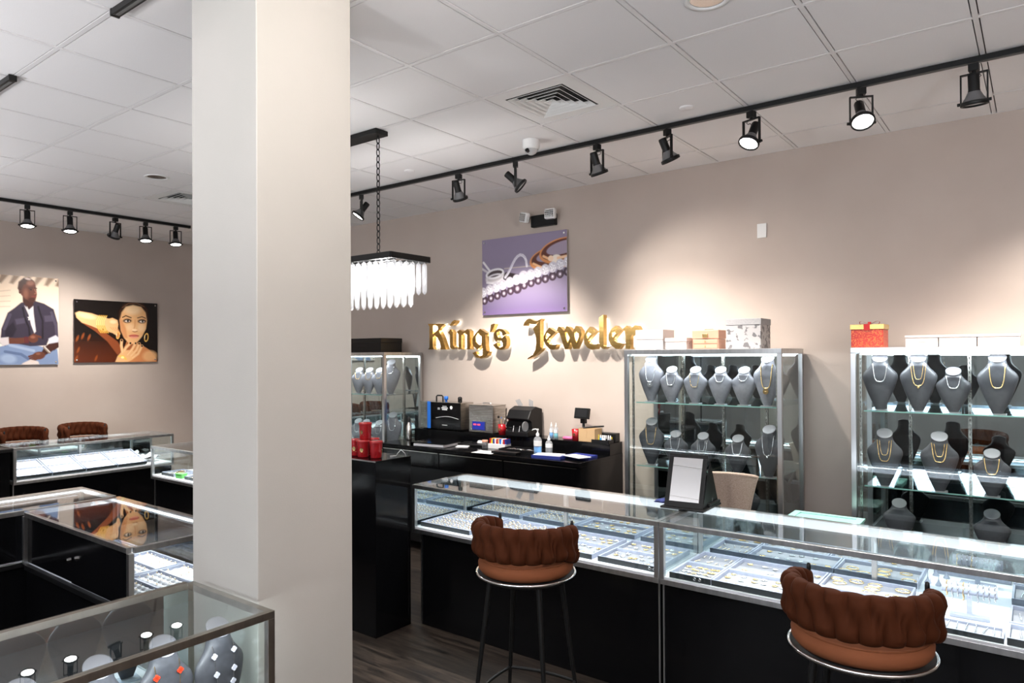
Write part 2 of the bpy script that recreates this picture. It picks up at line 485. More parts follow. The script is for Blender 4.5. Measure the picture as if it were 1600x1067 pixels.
# recessed downlights
def downlight(i, j, label):
    x, y = GX+(i+.5)*GS, GY+(j+.5)*GS
    t = thing('recessed_downlight', label, 'ceiling light', (x, y, CEIL+.0025), 0, 'unlit recessed downlights')
    obj('trim_ring', MB().lathe([(.074, .002), (.076, -.004), (.098, -.005), (.100, 0.0), (.083, .003)], 40), M['white'], t)
    obj('reflector', MB().lathe([(.076, .0), (.074, .03), (.066, .07), (.050, .105), (.02, .11)], 40), M['reflector'], t)
    obj('lamp', MB().lathe([(.001, .096), (.03, .092), (.042, .1), (.042, .108)], 24), M['lensoff'], t)
downlight(-4, 0, 'unlit recessed downlight in the ceiling over the poster wall side')
downlight(4, 0, 'unlit recessed downlight at the top edge, in front of the long track')

# air vents: a lay-in plate with four nested sloping rings
def vent(i, j, label):
    x, y = GX+(i+.5)*GS, GY+(j+.5)*GS
    t = thing('air_vent', label, 'air vent', (x, y, CEIL), 0, 'square ceiling air diffusers')
    p = MB(); h = .29
    v = [(-h,-h,.003),(h,-h,.003),(h,h,.003),(-h,h,.003)]
    q = .205
    w_ = [(-q,-q,.003),(q,-q,.003),(q,q,.003),(-q,q,.003)]
    p.add(v+w_, [(k, (k+1) % 4, 4+(k+1) % 4, 4+k) for k in range(4)])
    obj('face_plate', p, M['white'], t)
    d = MB()
    q0 = .205
    d.add([(-q0,-q0,.003),(q0,-q0,.003),(q0,q0,.003),(-q0,q0,.003),(-q0,-q0,.11),(q0,-q0,.11),(q0,q0,.11),(-q0,q0,.11)],
          [(0,1,5,4),(1,2,6,5),(2,3,7,6),(3,0,4,7),(4,5,6,7)])
    obj('duct', d, M['gap'], t)
    for k in range(5):
        a, b_ = .196-.040*k, .196-.040*k-.034
        if k == 4: b_ = .004
        z0, z1 = -.002, .020
        r = MB()
        va = [(-a,-a,z0),(a,-a,z0),(a,a,z0),(-a,a,z0)]; vb = [(-b_,-b_,z1),(b_,-b_,z1),(b_,b_,z1),(-b_,b_,z1)]
        vc = [(-a,-a,z0+.002),(a,-a,z0+.002),(a,a,z0+.002),(-a,a,z0+.002)]; vd = [(-b_,-b_,z1+.002),(b_,-b_,z1+.002),(b_,b_,z1+.002),(-b_,b_,z1+.002)]
        fs = []
        for m in range(4):
            n = (m+1) % 4
            fs += [(m, n, 4+n, 4+m), (8+m, 12+m, 12+n, 8+n), (m, 8+m, 8+n, n), (4+m, 4+n, 12+n, 12+m)]
        r.add(va+vb+vc+vd, fs)
        obj('louver', r, M['white'], t)
vent(2, 1, 'square white ceiling air diffuser beside the long track, clear of the column')
vent(-5, 1, 'square white ceiling air diffuser partly hidden behind the column')

# small round cover plates in the ceiling, dome camera
for x, y, lb in ((-4.18, 4.12, 'flat round ceiling cover plate beside the chandelier canopy'), (-1.75, 4.13, 'flat round ceiling cover plate above the middle of the long track')):
    tag(obj('cover_plate', MB().lathe([(.001, -.006), (.038, -.006), (.044, -.003), (.044, .006)], 32), M['tile'], None, loc=(x, y, CEIL)), lb, 'ceiling plate', 'ceiling cover plates')
t = thing('dome_camera', 'white dome security camera on the ceiling just in front of the long track', 'security camera', (-2.90, 4.07, CEIL))
obj('housing', MB().lathe([(.062, 0), (.062, -.05), (.058, -.062), (.05, -.066)], 32), M['white'], t)
obj('dome', MB().lathe([(.048, -.06), (.046, -.075), (.036, -.092), (.018, -.103), (.001, -.106)], 32), M['lensoff'], t)
obj('lens', MB().lathe([(.001, 0), (.014, 0), (.014, .02)], 16, M=Matrix.Rotation(1.2, 4, 'X')), M['black'], t, loc=(0, -.035, -.085))

# ------------------------------------------------------------------ track lights
def track(label, p0, p1):
    x0, y0 = p0; x1, y1 = p1
    t = thing('light_track', label, 'light track', ((x0+x1)/2, (y0+y1)/2, CEIL))
    L_ = math.hypot(x1-x0, y1-y0); a = math.atan2(y1-y0, x1-x0)
    t.rotation_euler = (0, 0, a)
    m = MB().box(-L_/2, L_/2, -.018, .018, -.030, -.001)
    obj('rail', m, M['blackm'], t, bevel=.002)
    g = MB().box(-L_/2+.02, L_/2-.02, -.007, .007, -.0315, -.0295)
    obj('slot', g, M['gap'], t)
    for s in (-1, 1):
        obj('end_cap', MB().cbox(s*(L_/2+.004), 0, -.016, .012, .038, .031), M['blackm'], t)
    return t
TY = 4.35
track('long black light track running along the back wall over the counters', (-5.60, TY), (1.2, TY))
track('black light track in front of the poster wall', (-7.95, 1.2), (-7.95, 4.24))
track('black track section cut off by the top edge beside the column', (-3.25, 1.40), (1.0, 1.40))
track('black track section ending at the side edge beyond the column', (-6.9, 1.385), (-4.45, 1.385))

def head_proto(lit):
    t = thing('track_spotlight', 'proto', 'track light', (0, 0, 0), 0)
    obj('adapter', MB().box(-.02, .02, -.017, .017, -.062, -.030), M['blackm'], t, bevel=.002)
    yk = MB()
    w, zt_, zb = .050, -.072, -.205
    for s in (-1, 1): yk.box(s*w-.0028, s*w+.0028, -.008, .008, zb, zt_)
    yk.box(-w-.0028, w+.0028, -.008, .008, zt_-.003, zt_+.003)
    yk.cyl((0, 0, -.06), (0, 0, -.074), .008, n=12)
    obj('yoke', yk, M['blackm'], t, bevel=.001)
    e = bpy.data.objects.new('lamp_body', None)
    body = MB().lathe([(.001, .082), (.020, .082), (.0225, .076), (.0225, .014), (.024, .008), (.024, .004)], 28)
    b = obj('lamp_body', body, M['blackm'], t)
    b.location = (0, 0, -.158)
    sh = obj('lamp_shade', MB().lathe([(.024, .006), (.027, 0), (.036, -.018), (.046, -.032), (.050, -.038)], 36), M['shade'], b)
    rim = obj('rim', MB().lathe([(.046, -.036), (.053, -.036), (.0545, -.04), (.0545, -.052), (.052, -.054), (.047, -.053), (.046, -.045)], 36), M['blackm'], b)
    obj('lens', MB().lathe([(.001, -.050), (.025, -.049), (.0465, -.046)], 36), M['lens'] if lit else M['lensoff'], b)
    lp = [(.010+.02*math.sin(a_)*1.0, 0.0, -.072-.012+.012*math.cos(a_)) for a_ in np.linspace(0, 2*PI, 15)[:-1]]
    obj('power_cord', MB().tube([(.0, .0, -.068), (.018, .004, -.074), (.026, .006, -.085), (.016, .006, -.094), (.004, .003, -.092), (.002, 0, -.10)], .0018, 6), M['blackm'], t)
    for s in (-1, 1): obj('knob', MB().cyl((s*.050, 0, -.198), (s*.064, 0, -.198), .007, n=12), M['blackm'], t)
    t.scale = (1.18, 1.18, 1.18)
    return t
H_lit = head_proto(True); H_off = head_proto(False)
heads = []
def head(lit, x, y, yaw_, tilt, label, power=0, angle=84, group='track spotlights on the long track'):
    src = (H_lit, H_off)[0 if lit else 1]
    if src.get('used'): r = clone(src, (x, y, CEIL), yaw_, label, group)
    else:
        r = src; r['used'] = 1; r.location = (x, y, CEIL); r.rotation_euler = (0, 0, yaw_); r['label'] = label; r['group'] = group
    b = [c for c in r.children if c.name.startswith('lamp_body')][0]
    b.rotation_euler = (tilt, 0, 0)
    # lamp axis -z, tilted about x: direction in local = (0, sin(tilt)*?, -cos)
    d = Matrix.Rotation(yaw_, 3, 'Z') @ (Matrix.Rotation(tilt, 3, 'X') @ Vector((0, 0, -1)))
    p = Vector((x, y, CEIL)) + Matrix.Rotation(yaw_, 3, 'Z') @ Vector((0, 0, -.186)) + d*.075
    if power: spot('track_spot', p, p + d, power, angle, .95)
    heads.append(r)
    return r
# yaw 0: positive tilt turns the lamp towards -? (rotation about x): d = (0, sin(tilt), -cos(tilt))
SPW = 165
head(True, -5.05, TY, math.radians(143), .62, 'lit track spotlight next to the column, tipped towards the poster wall', SPW)
head(False, -3.84, TY, math.radians(8), .50, 'track spotlight aimed at the wall, first past the chandelier chain', SPW*1.9)
head(False, -3.25, TY, math.radians(-55), .85, 'track spotlight turned steeply sideways beside the dome camera', SPW*.7)
head(False, -2.52, TY, math.radians(-15), .42, 'track spotlight aimed at the wall, first one past the dome camera', SPW*1.1)
head(False, -1.98, TY, math.radians(-40), .42, 'track spotlight aimed at the wall, third from the open end of the long track side', SPW*.5)
head(True, -1.42, TY, math.radians(160), .50, 'lit track spotlight tipped down over the gap between the two wall showcases', SPW*.8)
head(True, -.80, TY, math.radians(205), .55, 'lit track spotlight with a wide bright lens, over the gift box', SPW*.8)
head(False, -.265, TY, math.radians(-5), .16, 'upright track spotlight farthest from the column, aimed at the wall', SPW*1.5)
head(False, .36, TY, math.radians(5), .50, 'track spotlight on the long track beyond the open frame edge, aimed at the wall', SPW*.9)
gl = 'track spotlights on the poster-wall track'
head(True, -7.95, 2.60, math.radians(-105), .20, 'lit spotlight farthest from the column on the poster-wall track', SPW*1.15, 105, gl)
head(True, -7.95, 2.98, math.radians(-105), .20, 'lit spotlight second from the far end of the poster-wall track', SPW*.8, 75, gl)
head(False, -7.95, 3.42, math.radians(100), .55, 'dark tilted spotlight between the lit ones on the poster-wall track', SPW*1.15, 105, gl)
head(True, -7.95, 3.74, math.radians(-105), .20, 'lit spotlight just before the last one by the column on the poster-wall track', SPW*1.15, 105, gl)
head(True, -7.95, 4.08, math.radians(-105), .20, 'lit spotlight at the very end of the poster-wall track beside the column', SPW*1.15, 105, gl)
head(True, -.95, 1.40, math.radians(72), 1.15, 'track spotlight on the section beside the column, aimed at the column', 66, 125, 'track spotlights beside the column')

for k, (x, y) in enumerate(UPL):  # stands and bowls of the uplighters added to fill the ceiling
    t = thing('floor_uplighter', ['black floor uplighter nearest the poster wall', 'black floor uplighter in front of the island counters', 'black floor uplighter behind the near counter',
              'black floor uplighter in the middle of the shop front', 'black floor uplighter near the side wall'][k], 'floor lamp', (x, y, 0), 0, 'floor uplighters')
    obj('base', MB().lathe([(.001, 0), (.15, 0), (.15, .012), (.02, .025)], 32), M['blackm'], t)
    obj('pole', MB().cyl((0, 0, .02), (0, 0, 1.93), .012), M['blackm'], t)
    obj('bowl', MB().lathe([(.012, 1.92), (.06, 1.93), (.15, 1.98), (.20, 2.045), (.196, 2.045), (.14, 1.985), (.001, 1.955)], 36), M['blackm'], t)
LETTERS = [('K',[(-5.19,2.197),(-4.908,2.19),(-4.961,2.181),(-5.034,2.129),(-5.019,2.101),(-4.981,2.043),(-4.955,1.981),(-4.936,1.936),(-4.935,1.923),(-5.012,1.924),(-5.001,1.953),(-5.02,2.005),(-5.058,2.051),(-5.093,2.071),(-5.119,2.056),(-5.119,1.955),(-5.102,1.925),(-5.188,1.926),(-5.168,1.944),(-5.167,2.167)],[[(-5.118,2.087),(-5.073,2.111),(-5.046,2.135),(-5.049,2.164),(-5.077,2.181),(-5.108,2.18),(-5.118,2.166)]]),('i',[(-4.867,2.131),(-4.835,2.099),(-4.833,1.963),(-4.808,1.943),(-4.771,1.944),(-4.834,1.923),(-4.853,1.927),(-4.875,1.946),(-4.875,2.075),(-4.901,2.098)],[]),('dot',[(-4.879,2.173),(-4.847,2.208),(-4.812,2.225),(-4.788,2.219),(-4.798,2.196),(-4.833,2.173),(-4.87,2.165)],[]),('n',[(-4.781,2.103),(-4.74,2.123),(-4.7,2.104),(-4.686,2.103),(-4.638,2.127),(-4.604,2.107),(-4.602,1.932),(-4.593,1.92),(-4.651,1.921),(-4.641,1.936),(-4.642,2.064),(-4.668,2.091),(-4.717,2.066),(-4.718,1.934),(-4.709,1.921),(-4.76,1.922),(-4.758,1.934),(-4.757,2.078)],[]),('g',[(-4.471,2.125),(-4.395,2.086),(-4.357,2.077),(-4.4,2.067),(-4.401,1.952),(-4.391,1.903),(-4.362,1.898),(-4.379,1.86),(-4.421,1.836),(-4.463,1.826),(-4.523,1.839),(-4.57,1.883),(-4.533,1.898),(-4.512,1.869),(-4.475,1.85),(-4.445,1.858),(-4.436,1.888),(-4.438,1.952),(-4.448,1.958),(-4.504,1.916),(-4.561,1.954),(-4.571,1.987),(-4.568,2.035),(-4.532,2.076)],[[(-4.496,2.083),(-4.453,2.047),(-4.454,1.964),(-4.482,1.964),(-4.522,1.994),(-4.528,2.046)]]),('apostrophe',[(-4.329,2.162),(-4.295,2.171),(-4.278,2.165),(-4.309,2.116),(-4.329,2.087),(-4.343,2.089)],[]),('s',[(-4.227,2.12),(-4.187,2.112),(-4.154,2.091),(-4.138,2.067),(-4.181,2.05),(-4.199,2.084),(-4.226,2.097),(-4.256,2.085),(-4.258,2.059),(-4.238,2.033),(-4.195,2.027),(-4.154,2.051),(-4.133,2.011),(-4.136,1.959),(-4.162,1.925),(-4.209,1.911),(-4.263,1.924),(-4.304,1.961),(-4.259,1.982),(-4.247,1.95),(-4.215,1.933),(-4.185,1.948),(-4.18,1.978),(-4.2,2.002),(-4.245,2.003),(-4.27,1.994),(-4.292,2.03),(-4.294,2.073),(-4.268,2.107)],[]),('J',[(-3.935,2.14),(-3.921,2.169),(-3.889,2.199),(-3.86,2.205),(-3.807,2.183),(-3.776,2.18),(-3.72,2.199),(-3.734,2.181),(-3.738,2.156),(-3.739,1.933),(-3.716,1.925),(-3.741,1.895),(-3.784,1.865),(-3.835,1.838),(-3.888,1.819),(-3.88,1.832),(-3.822,1.863),(-3.794,1.908),(-3.782,1.974),(-3.786,2.025),(-3.8,2.066),(-3.82,2.107),(-3.756,2.168),(-3.782,2.156),(-3.807,2.147),(-3.864,2.157),(-3.884,2.149),(-3.889,2.139)],[]),('e',[(-3.636,2.115),(-3.565,2.07),(-3.652,1.998),(-3.658,1.982),(-3.631,1.959),(-3.595,1.954),(-3.548,1.958),(-3.57,1.914),(-3.595,1.907),(-3.631,1.914),(-3.676,1.953),(-3.699,1.993),(-3.699,2.033),(-3.675,2.073)],[[(-3.654,2.065),(-3.625,2.046),(-3.666,2.005),(-3.677,2.023),(-3.671,2.053)]]),('w',[(-3.554,2.073),(-3.545,2.102),(-3.533,2.119),(-3.513,2.116),(-3.472,2.079),(-3.445,2.122),(-3.416,2.11),(-3.381,2.067),(-3.347,2.121),(-3.321,2.117),(-3.29,2.078),(-3.285,2.044),(-3.308,1.987),(-3.347,1.913),(-3.374,1.913),(-3.402,1.981),(-3.43,1.911),(-3.464,1.911),(-3.496,1.99),(-3.521,2.055),(-3.54,2.076)],[[(-3.463,2.066),(-3.44,2.067),(-3.412,2.013),(-3.435,1.969),(-3.453,2.019)],[(-3.363,2.056),(-3.34,2.069),(-3.319,2.05),(-3.318,2.016),(-3.34,1.968),(-3.358,2.017)]]),('e',[(-3.199,2.11),(-3.135,2.065),(-3.213,1.992),(-3.221,1.98),(-3.196,1.957),(-3.157,1.951),(-3.114,1.956),(-3.14,1.91),(-3.185,1.904),(-3.224,1.921),(-3.255,1.954),(-3.263,1.993),(-3.258,2.034),(-3.237,2.072)],[[(-3.215,2.061),(-3.188,2.046),(-3.221,2.004),(-3.233,2.014),(-3.233,2.043)]]),('l',[(-3.106,2.189),(-3.061,2.211),(-3.06,1.935),(-3.044,1.927),(-3.015,1.932),(-3.054,1.908),(-3.074,1.913),(-3.104,1.942)],[]),('e',[(-2.939,2.112),(-2.886,2.07),(-2.958,1.993),(-2.945,1.973),(-2.909,1.96),(-2.869,1.958),(-2.913,1.907),(-2.941,1.91),(-2.985,1.941),(-3.01,1.986),(-3.01,2.038),(-2.982,2.084)],[[(-2.95,2.059),(-2.94,2.043),(-2.969,2.009),(-2.979,2.028),(-2.976,2.051)]]),('r',[(-2.876,2.077),(-2.834,2.108),(-2.804,2.091),(-2.796,2.077),(-2.757,2.108),(-2.727,2.103),(-2.711,2.077),(-2.721,2.045),(-2.766,2.019),(-2.781,2.033),(-2.798,2.012),(-2.799,1.908),(-2.846,1.909),(-2.843,2.006),(-2.853,2.067)],[])]

# ------------------------------------------------------------------ the shop sign
SG = thing('wall_sign', "gold halo-lit blackletter sign reading King's Jeweler on the back wall", 'sign', (-4.1, YW, 1.95))
def lettr(name, poly, holes):
    cx = sum(p[0] for p in poly)/len(poly); cz = sum(p[1] for p in poly)/len(poly)
    P = [(x-cx, z-cz) for x, z in poly]; Hs = [[(x-cx, z-cz) for x, z in h] for h in holes]
    o = obj('letter', MB().prism(P, 'y', 0, .062, 0, Hs), M['signgold'], SG)
    o.location = (cx+4.1, 5.375-YW, cz-1.95)
    o['label'] = 'gold letter ' + name if len(name) == 1 else 'gold ' + name + ' of the lettering'
    k = .86
    b = obj('halo_light', MB().prism([(x*k, z*k) for x, z in P], 'y', .064, .068, 0, []), M['halo'], o)
for nm, p, h in LETTERS: lettr(nm, p, h)

# ------------------------------------------------------------------ prints on the walls (the pictures are painted into a fine grid)
def canvas(w, h, col):
    a = np.zeros((h, w, 3)); a[:] = col; return a
def UV(a):
    h, w, _ = a.shape
    return np.meshgrid((np.arange(w)+.5)/w, (np.arange(h)+.5)/h)
def lay(a, m, c):
    m = np.clip(m, 0, 1)[..., None]; a[:] = a*(1-m) + np.array(c)*m
def ell(a, cx, cy_, rx, ry, c, ang=0, soft=.06, al=1.0):
    u, v = UV(a); asp = a.shape[1]/a.shape[0]
    x = (u-cx)*asp; y = v-cy_; t = math.radians(ang)
    X = x*math.cos(t)+y*math.sin(t); Y = -x*math.sin(t)+y*math.cos(t)
    d = np.sqrt((X/(rx*asp))**2+(Y/ry)**2)
    lay(a, al*np.clip((1-d)/soft+.5, 0, 1), c)
def pol(a, pts, c, al=1.0, soft=2.0):
    u, v = UV(a); h, w, _ = a.shape
    X, Y = u*w, v*h; P = [(p[0]*w, p[1]*h) for p in pts]; n = len(P)
    ins = np.zeros(X.shape, bool); dm = np.full(X.shape, 1e9)
    for i in range(n):
        x0, y0 = P[i]; x1, y1 = P[(i+1) % n]
        if y0 != y1:
            c_ = ((y0 > Y) != (y1 > Y)) & (X < (x1-x0)*(Y-y0)/(y1-y0)+x0); ins ^= c_
        L2 = (x1-x0)**2+(y1-y0)**2+1e-9
        t = np.clip(((X-x0)*(x1-x0)+(Y-y0)*(y1-y0))/L2, 0, 1)
        dm = np.minimum(dm, np.hypot(X-x0-t*(x1-x0), Y-y0-t*(y1-y0)))
    lay(a, al*np.clip(np.where(ins, dm, -dm)/soft+.5, 0, 1), c)
def lin(a, pts, wd_, c, al=1.0):
    u, v = UV(a); h, w, _ = a.shape
    X, Y = u*w, v*h; dm = np.full(X.shape, 1e9)
    for (x0, y0), (x1, y1) in zip(pts[:-1], pts[1:]):
        x0 *= w; x1 *= w; y0 *= h; y1 *= h
        L2 = (x1-x0)**2+(y1-y0)**2+1e-9
        t = np.clip(((X-x0)*(x1-x0)+(Y-y0)*(y1-y0))/L2, 0, 1)
        dm = np.minimum(dm, np.hypot(X-x0-t*(x1-x0), Y-y0-t*(y1-y0)))
    lay(a, al*np.clip((wd_*h/2-dm)/1.1+.5, 0, 1), c)
def noise(a, amp, seed, k=6):
    r = np.random.RandomState(seed); h, w, _ = a.shape
    n = r.rand(h//k+2, w//k+2); n = np.kron(n, np.ones((k, k)))[:h, :w]
    a *= (1+amp*(n[..., None]-.5))
def s2l(c): return tuple(((x/255)/12.92 if x/255 < .04045 else ((x/255+.055)/1.055)**2.4) for x in c)

def print_panel(name, art, W, H, loc, rz, label):
    """a rigid print on four stand-off bolts; local x right, z up, face towards -y"""
    t = thing(name, label, 'poster', loc, rz)
    h, w, _ = art.shape
    me = bpy.data.meshes.new('printed_face')
    xs = np.linspace(-W/2, W/2, w); zs = np.linspace(H/2, -H/2, h)
    X, Z = np.meshgrid(xs, zs)
    co = np.stack([X, np.full_like(X, -.0305), Z], -1).reshape(-1, 3)
    idx = np.arange(h*w).reshape(h, w)
    f = np.stack([idx[:-1, :-1], idx[1:, :-1], idx[1:, 1:], idx[:-1, 1:]], -1).reshape(-1, 4)
    me.from_pydata([tuple(c) for c in co], [], [tuple(int(i) for i in q) for q in f])
    ca = me.color_attributes.new('print', 'FLOAT_COLOR', 'POINT')
    ca.data.foreach_set('color', np.concatenate([art.reshape(-1, 3), np.ones((h*w, 1))], 1).astype(np.float32).ravel())
    if 'print_mat' not in M:
        m = bpy.data.materials.new('printed_picture'); m.use_nodes = True
        b = m.node_tree.nodes['Principled BSDF']; at = m.node_tree.nodes.new('ShaderNodeVertexColor'); at.layer_name = 'print'
        m.node_tree.links.new(at.outputs[0], b.inputs['Base Color']); b.inputs['Roughness'].default_value = .22
        M['print_mat'] = m
    me.materials.append(M['print_mat'])
    obj('printed_face', me, None, t)
    obj('panel', MB().box(-W/2, W/2, -.030, -.022, -H/2, H/2), M['lightbox'], t)
    for sx in (-1, 1):
        for sz in (-1, 1):
            b = MB().cyl((0, .0, 0), (0, -.022, 0), .008, n=12).cyl((0, -.0306, 0), (0, -.036, 0), .011, .009, n=16)
            obj('standoff_bolt', b, M['chrome'], t, loc=(sx*(W/2-.03), -.0, sz*(H/2-.03)))
    return t

# bracelets, rings and cuffs on violet
A = canvas(190, 142, s2l((140, 128, 152)))
u, v = UV(A)
lay(A, np.clip((v-.62)*2.2, 0, .8), s2l((92, 76, 118))); lay(A, np.clip((v-.9)*6, 0, .5), s2l((120, 100, 140)))
lin(A, [(.28, .405), (1.0, .405)], .012, s2l((205, 190, 178)), .8)
pol(A, [(.3, .45), (.47, .5), (.40, .57), (.2, .55)], s2l((45, 32, 36)))
for (cx, cy2, rx, ry) in ((.80, .33, .22, .135), (.93, .25, .24, .15)):
    ell(A, cx, cy2, rx, ry, s2l((214, 140, 84)), -8, .03); ell(A, cx+.005, cy2-.012, rx*.93, ry*.83, s2l((92, 44, 30)), -8, .05)
    ell(A, cx+.03, cy2-.035, rx*.78, ry*.52, s2l((158, 142, 160)), -8, .08)
    lin(A, [(cx-rx*.8, cy2+.05), (cx-.05, cy2+ry*.95), (cx+rx, cy2+ry*.8)], .03, s2l((244, 190, 140)), .9)
ell(A, .88, .345, .055, .05, s2l((250, 235, 220)), 0, .2); ell(A, .82, .335, .03, .035, s2l((252, 220, 190)), 0, .2)
lin(A, [(.9, .34), (1, .33)], .035, s2l((246, 205, 165)))
lin(A, [(.02, .30), (.10, .42)], .03, s2l((232, 228, 232))); lin(A, [(.0, .38), (.12, .47)], .03, s2l((205, 198, 205)))
ell(A, .16, .50, .12, .09, s2l((200, 192, 195)), -14, .1); ell(A, .17, .455, .10, .05, s2l((70, 56, 60)), -14, .2)
lin(A, [(.16+.105*math.cos(q), .46+.055*math.sin(q)-.05*math.cos(q)*.3) for q in np.linspace(0, 2*PI, 22)], .026, s2l((240, 236, 240)))
lin(A, [(.16+.10*math.cos(q), .52+.05*math.sin(q)-.015*math.cos(q)) for q in np.linspace(0, 2*PI, 22)], .022, s2l((222, 216, 222)))
lin(A, [(.06, .57), (.17, .59), (.26, .54)], .022, s2l((236, 232, 236)))
lin(A, [(.29, .52), (.33, .46), (.36, .40), (.385, .345), (.41, .30), (.44, .265), (.47, .25), (.50, .26), (.525, .29), (.54, .33), (.548, .40)], .034, s2l((236, 230, 240)))
lin(A, [(.30, .50), (.36, .39), (.41, .295), (.45, .255), (.49, .25), (.53, .29)], .012, s2l((186, 176, 196)), .7)
rr = np.random.RandomState(3)
for k in range(13):
    x = .02+k*.081; y = .715-.30*x**.9 + (.0)
    if 5 < k < 9: y -= .01
    rd = .05 if k != 5 else .062
    ell(A, x+.01, y+.095, rd*.86, rd*1.15, s2l((66, 50, 62)), 0, .12); ell(A, x+.01, y+.10, rd*.36, rd*.5, s2l((150, 134, 150)), 0, .5)
    ell(A, x+.01, y+.10, rd*.15, rd*.22, s2l((235, 228, 238)), 0, .5)
for k in range(13):
    x = .01+k*.083; y = .70-.30*x**.9
    rd = .054 if k != 6 else .066
    ell(A, x, y, rd*.9, rd*1.25, s2l((214, 208, 218)), 0, .15)
    for q in range(9):
        ell(A, x+rd*.6*math.cos(q*2.4)*(.3+.08*q), y+rd*.8*math.sin(q*2.4)*(.3+.08*q), .008, .011, s2l((252, 250, 255)), 0, .5)
        ell(A, x+rd*.6*math.cos(q*2.4+1)*(.3+.08*q), y+rd*.8*math.sin(q*2.4+1)*(.3+.08*q), .006, .008, s2l((150, 138, 152)), 0, .5, .6)
print_panel('wall_print', A, 1.012, .757, ((-4.487-3.475)/2, YW-.0, 2.640), 0, 'violet picture of rings, cuffs and sparkling bracelets above the gold lettering')

# a man in a dark denim shirt, sitting
A = canvas(130, 172, s2l((226, 204, 182)))
u, v = UV(A)
lay(A, np.clip((v-.25)*1.6, 0, .75), s2l((238, 226, 218)))
for k in range(7):
    x = .1+k*.15; pol(A, [(x, 0), (x+.09, 0), (x+.0, .10), (x-.05, .09)], s2l((112, 88, 70)), .8, 4)
for k in range(4): lin(A, [(0, .22+.05*k), (.36, .17+.06*k)], .012, s2l((170, 150, 132)), .5)
sk, sk2, skh = s2l((92, 52, 40)), s2l((58, 31, 26)), s2l((150, 98, 78))
jn, jn2 = s2l((116, 134, 166)), s2l((70, 86, 120))
pol(A, [(.22, .80), (.42, .74), (.62, .76), (.80, .80), (.86, 1), (.12, 1)], jn); pol(A, [(.70, .84), (.98, .82), (1, 1), (.66, 1)], jn)
lin(A, [(.30, .85), (.50, .88), (.66, .97)], .03, jn2, .7); lin(A, [(.36, .78), (.66, .84)], .03, s2l((160, 176, 200)), .6); ell(A, .34, .93, .10, .05, s2l((160, 178, 204)), 10, .5, .6)
dn, dn2, dnh = s2l((50, 44, 58)), s2l((30, 26, 36)), s2l((84, 78, 96))
pol(A, [(.42, .36), (.50, .30), (.66, .27), (.80, .30), (.93, .36), (.985, .52), (1.0, .80), (.93, .84), (.86, .72), (.83, .78), (.62, .79), (.42, .76), (.36, .70), (.30, .79), (.235, .76), (.25, .60), (.33, .42)], dn)
pol(A, [(.30, .60), (.40, .52), (.44, .60), (.40, .68), (.30, .72)], dn2, .8, 3); lin(A, [(.52, .36), (.55, .48), (.60, .58), (.62, .74)], .02, dn2); lin(A, [(.72, .34), (.78, .5), (.78, .7)], .02, dn2)
pol(A, [(.42, .49), (.54, .47), (.55, .53), (.44, .55)], dnh, .55, 2); pol(A, [(.80, .44), (.91, .43), (.92, .50), (.81, .51)], dnh, .5, 2)
lin(A, [(.90, .40), (.96, .55), (.975, .72)], .03, dnh, .5); lin(A, [(.36, .44), (.29, .60)], .03, dnh, .5)
pol(A, [(.545, .335), (.60, .38), (.655, .335), (.66, .42), (.69, .62), (.67, .64), (.63, .55), (.60, .44)], s2l((214, 206, 206)))
pol(A, [(.515, .20), (.52, .29), (.56, .335), (.605, .365), (.655, .325), (.66, .26)], sk2)
pol(A, [(.455, .145), (.47, .07), (.53, .025), (.60, .015), (.665, .05), (.69, .10), (.70, .165), (.705, .20), (.695, .245), (.665, .29), (.61, .285), (.555, .255), (.50, .215)], sk)
pol(A, [(.455, .145), (.47, .07), (.53, .025), (.60, .015), (.66, .045), (.68, .075), (.60, .075), (.53, .10), (.505, .16), (.48, .165)], s2l((52, 36, 32)), .75, 2)
ell(A, .62, .075, .05, .028, skh, -12, .7, .7); ell(A, .585, .03, .04, .012, s2l((214, 190, 180)), 10, .6, .8)
ell(A, .485, .175, .018, .028, sk2, 0, .2); ell(A, .485, .175, .009, .016, sk, 0, .3)
lin(A, [(.60, .135), (.645, .130)], .012, sk2); lin(A, [(.675, .128), (.70, .132)], .012, sk2)
ell(A, .625, .152, .016, .007, s2l((30, 16, 14)), 0, .3); ell(A, .687, .153, .010, .007, s2l((30, 16, 14)), 0, .3)
lin(A, [(.675, .145), (.695, .185), (.675, .195)], .010, skh, .8); lin(A, [(.640, .228), (.69, .222)], .013, s2l((112, 52, 48))); ell(A, .56, .20, .03, .05, skh, 0, .9, .5)
ell(A, .64, .265, .05, .025, sk2, 0, .4, .8)
lin(A, [(.575, .345), (.61, .43), (.645, .52)], .007, s2l((190, 184, 180))); lin(A, [(.61, .45), (.60, .49)], .012, s2l((225, 220, 215))); lin(A, [(.59, .465), (.625, .462)], .010, s2l((225, 220, 215)))
pol(A, [(.33, .695), (.42, .70), (.58, .69), (.60, .745), (.46, .765), (.34, .765)], sk); pol(A, [(.235, .70), (.34, .69), (.345, .77), (.27, .79), (.235, .75)], s2l((196, 186, 186)))
for k, xx in enumerate((.64, .67, .70, .73)): lin(A, [(.60, .70), (xx-.01, .675), (xx+.02, .655+.01*k)], .022, sk)
ell(A, .655, .705, .065, .045, sk, 0, .2); ell(A, .65, .685, .03, .016, skh, 0, .8, .6)
for k in range(3): lin(A, [(.545+.02*k, .685), (.55+.02*k, .755)], .009, s2l((84, 30, 40)))
pol(A, [(.86, .70), (.955, .66), (1.0, .69), (.99, .75), (.86, .78)], s2l((196, 194, 204)), 1, 2)
pol(A, [(.99, .74), (.86, .76), (.80, .80), (.76, .86), (.80, .90), (.90, .85), (1.0, .79)], sk2)
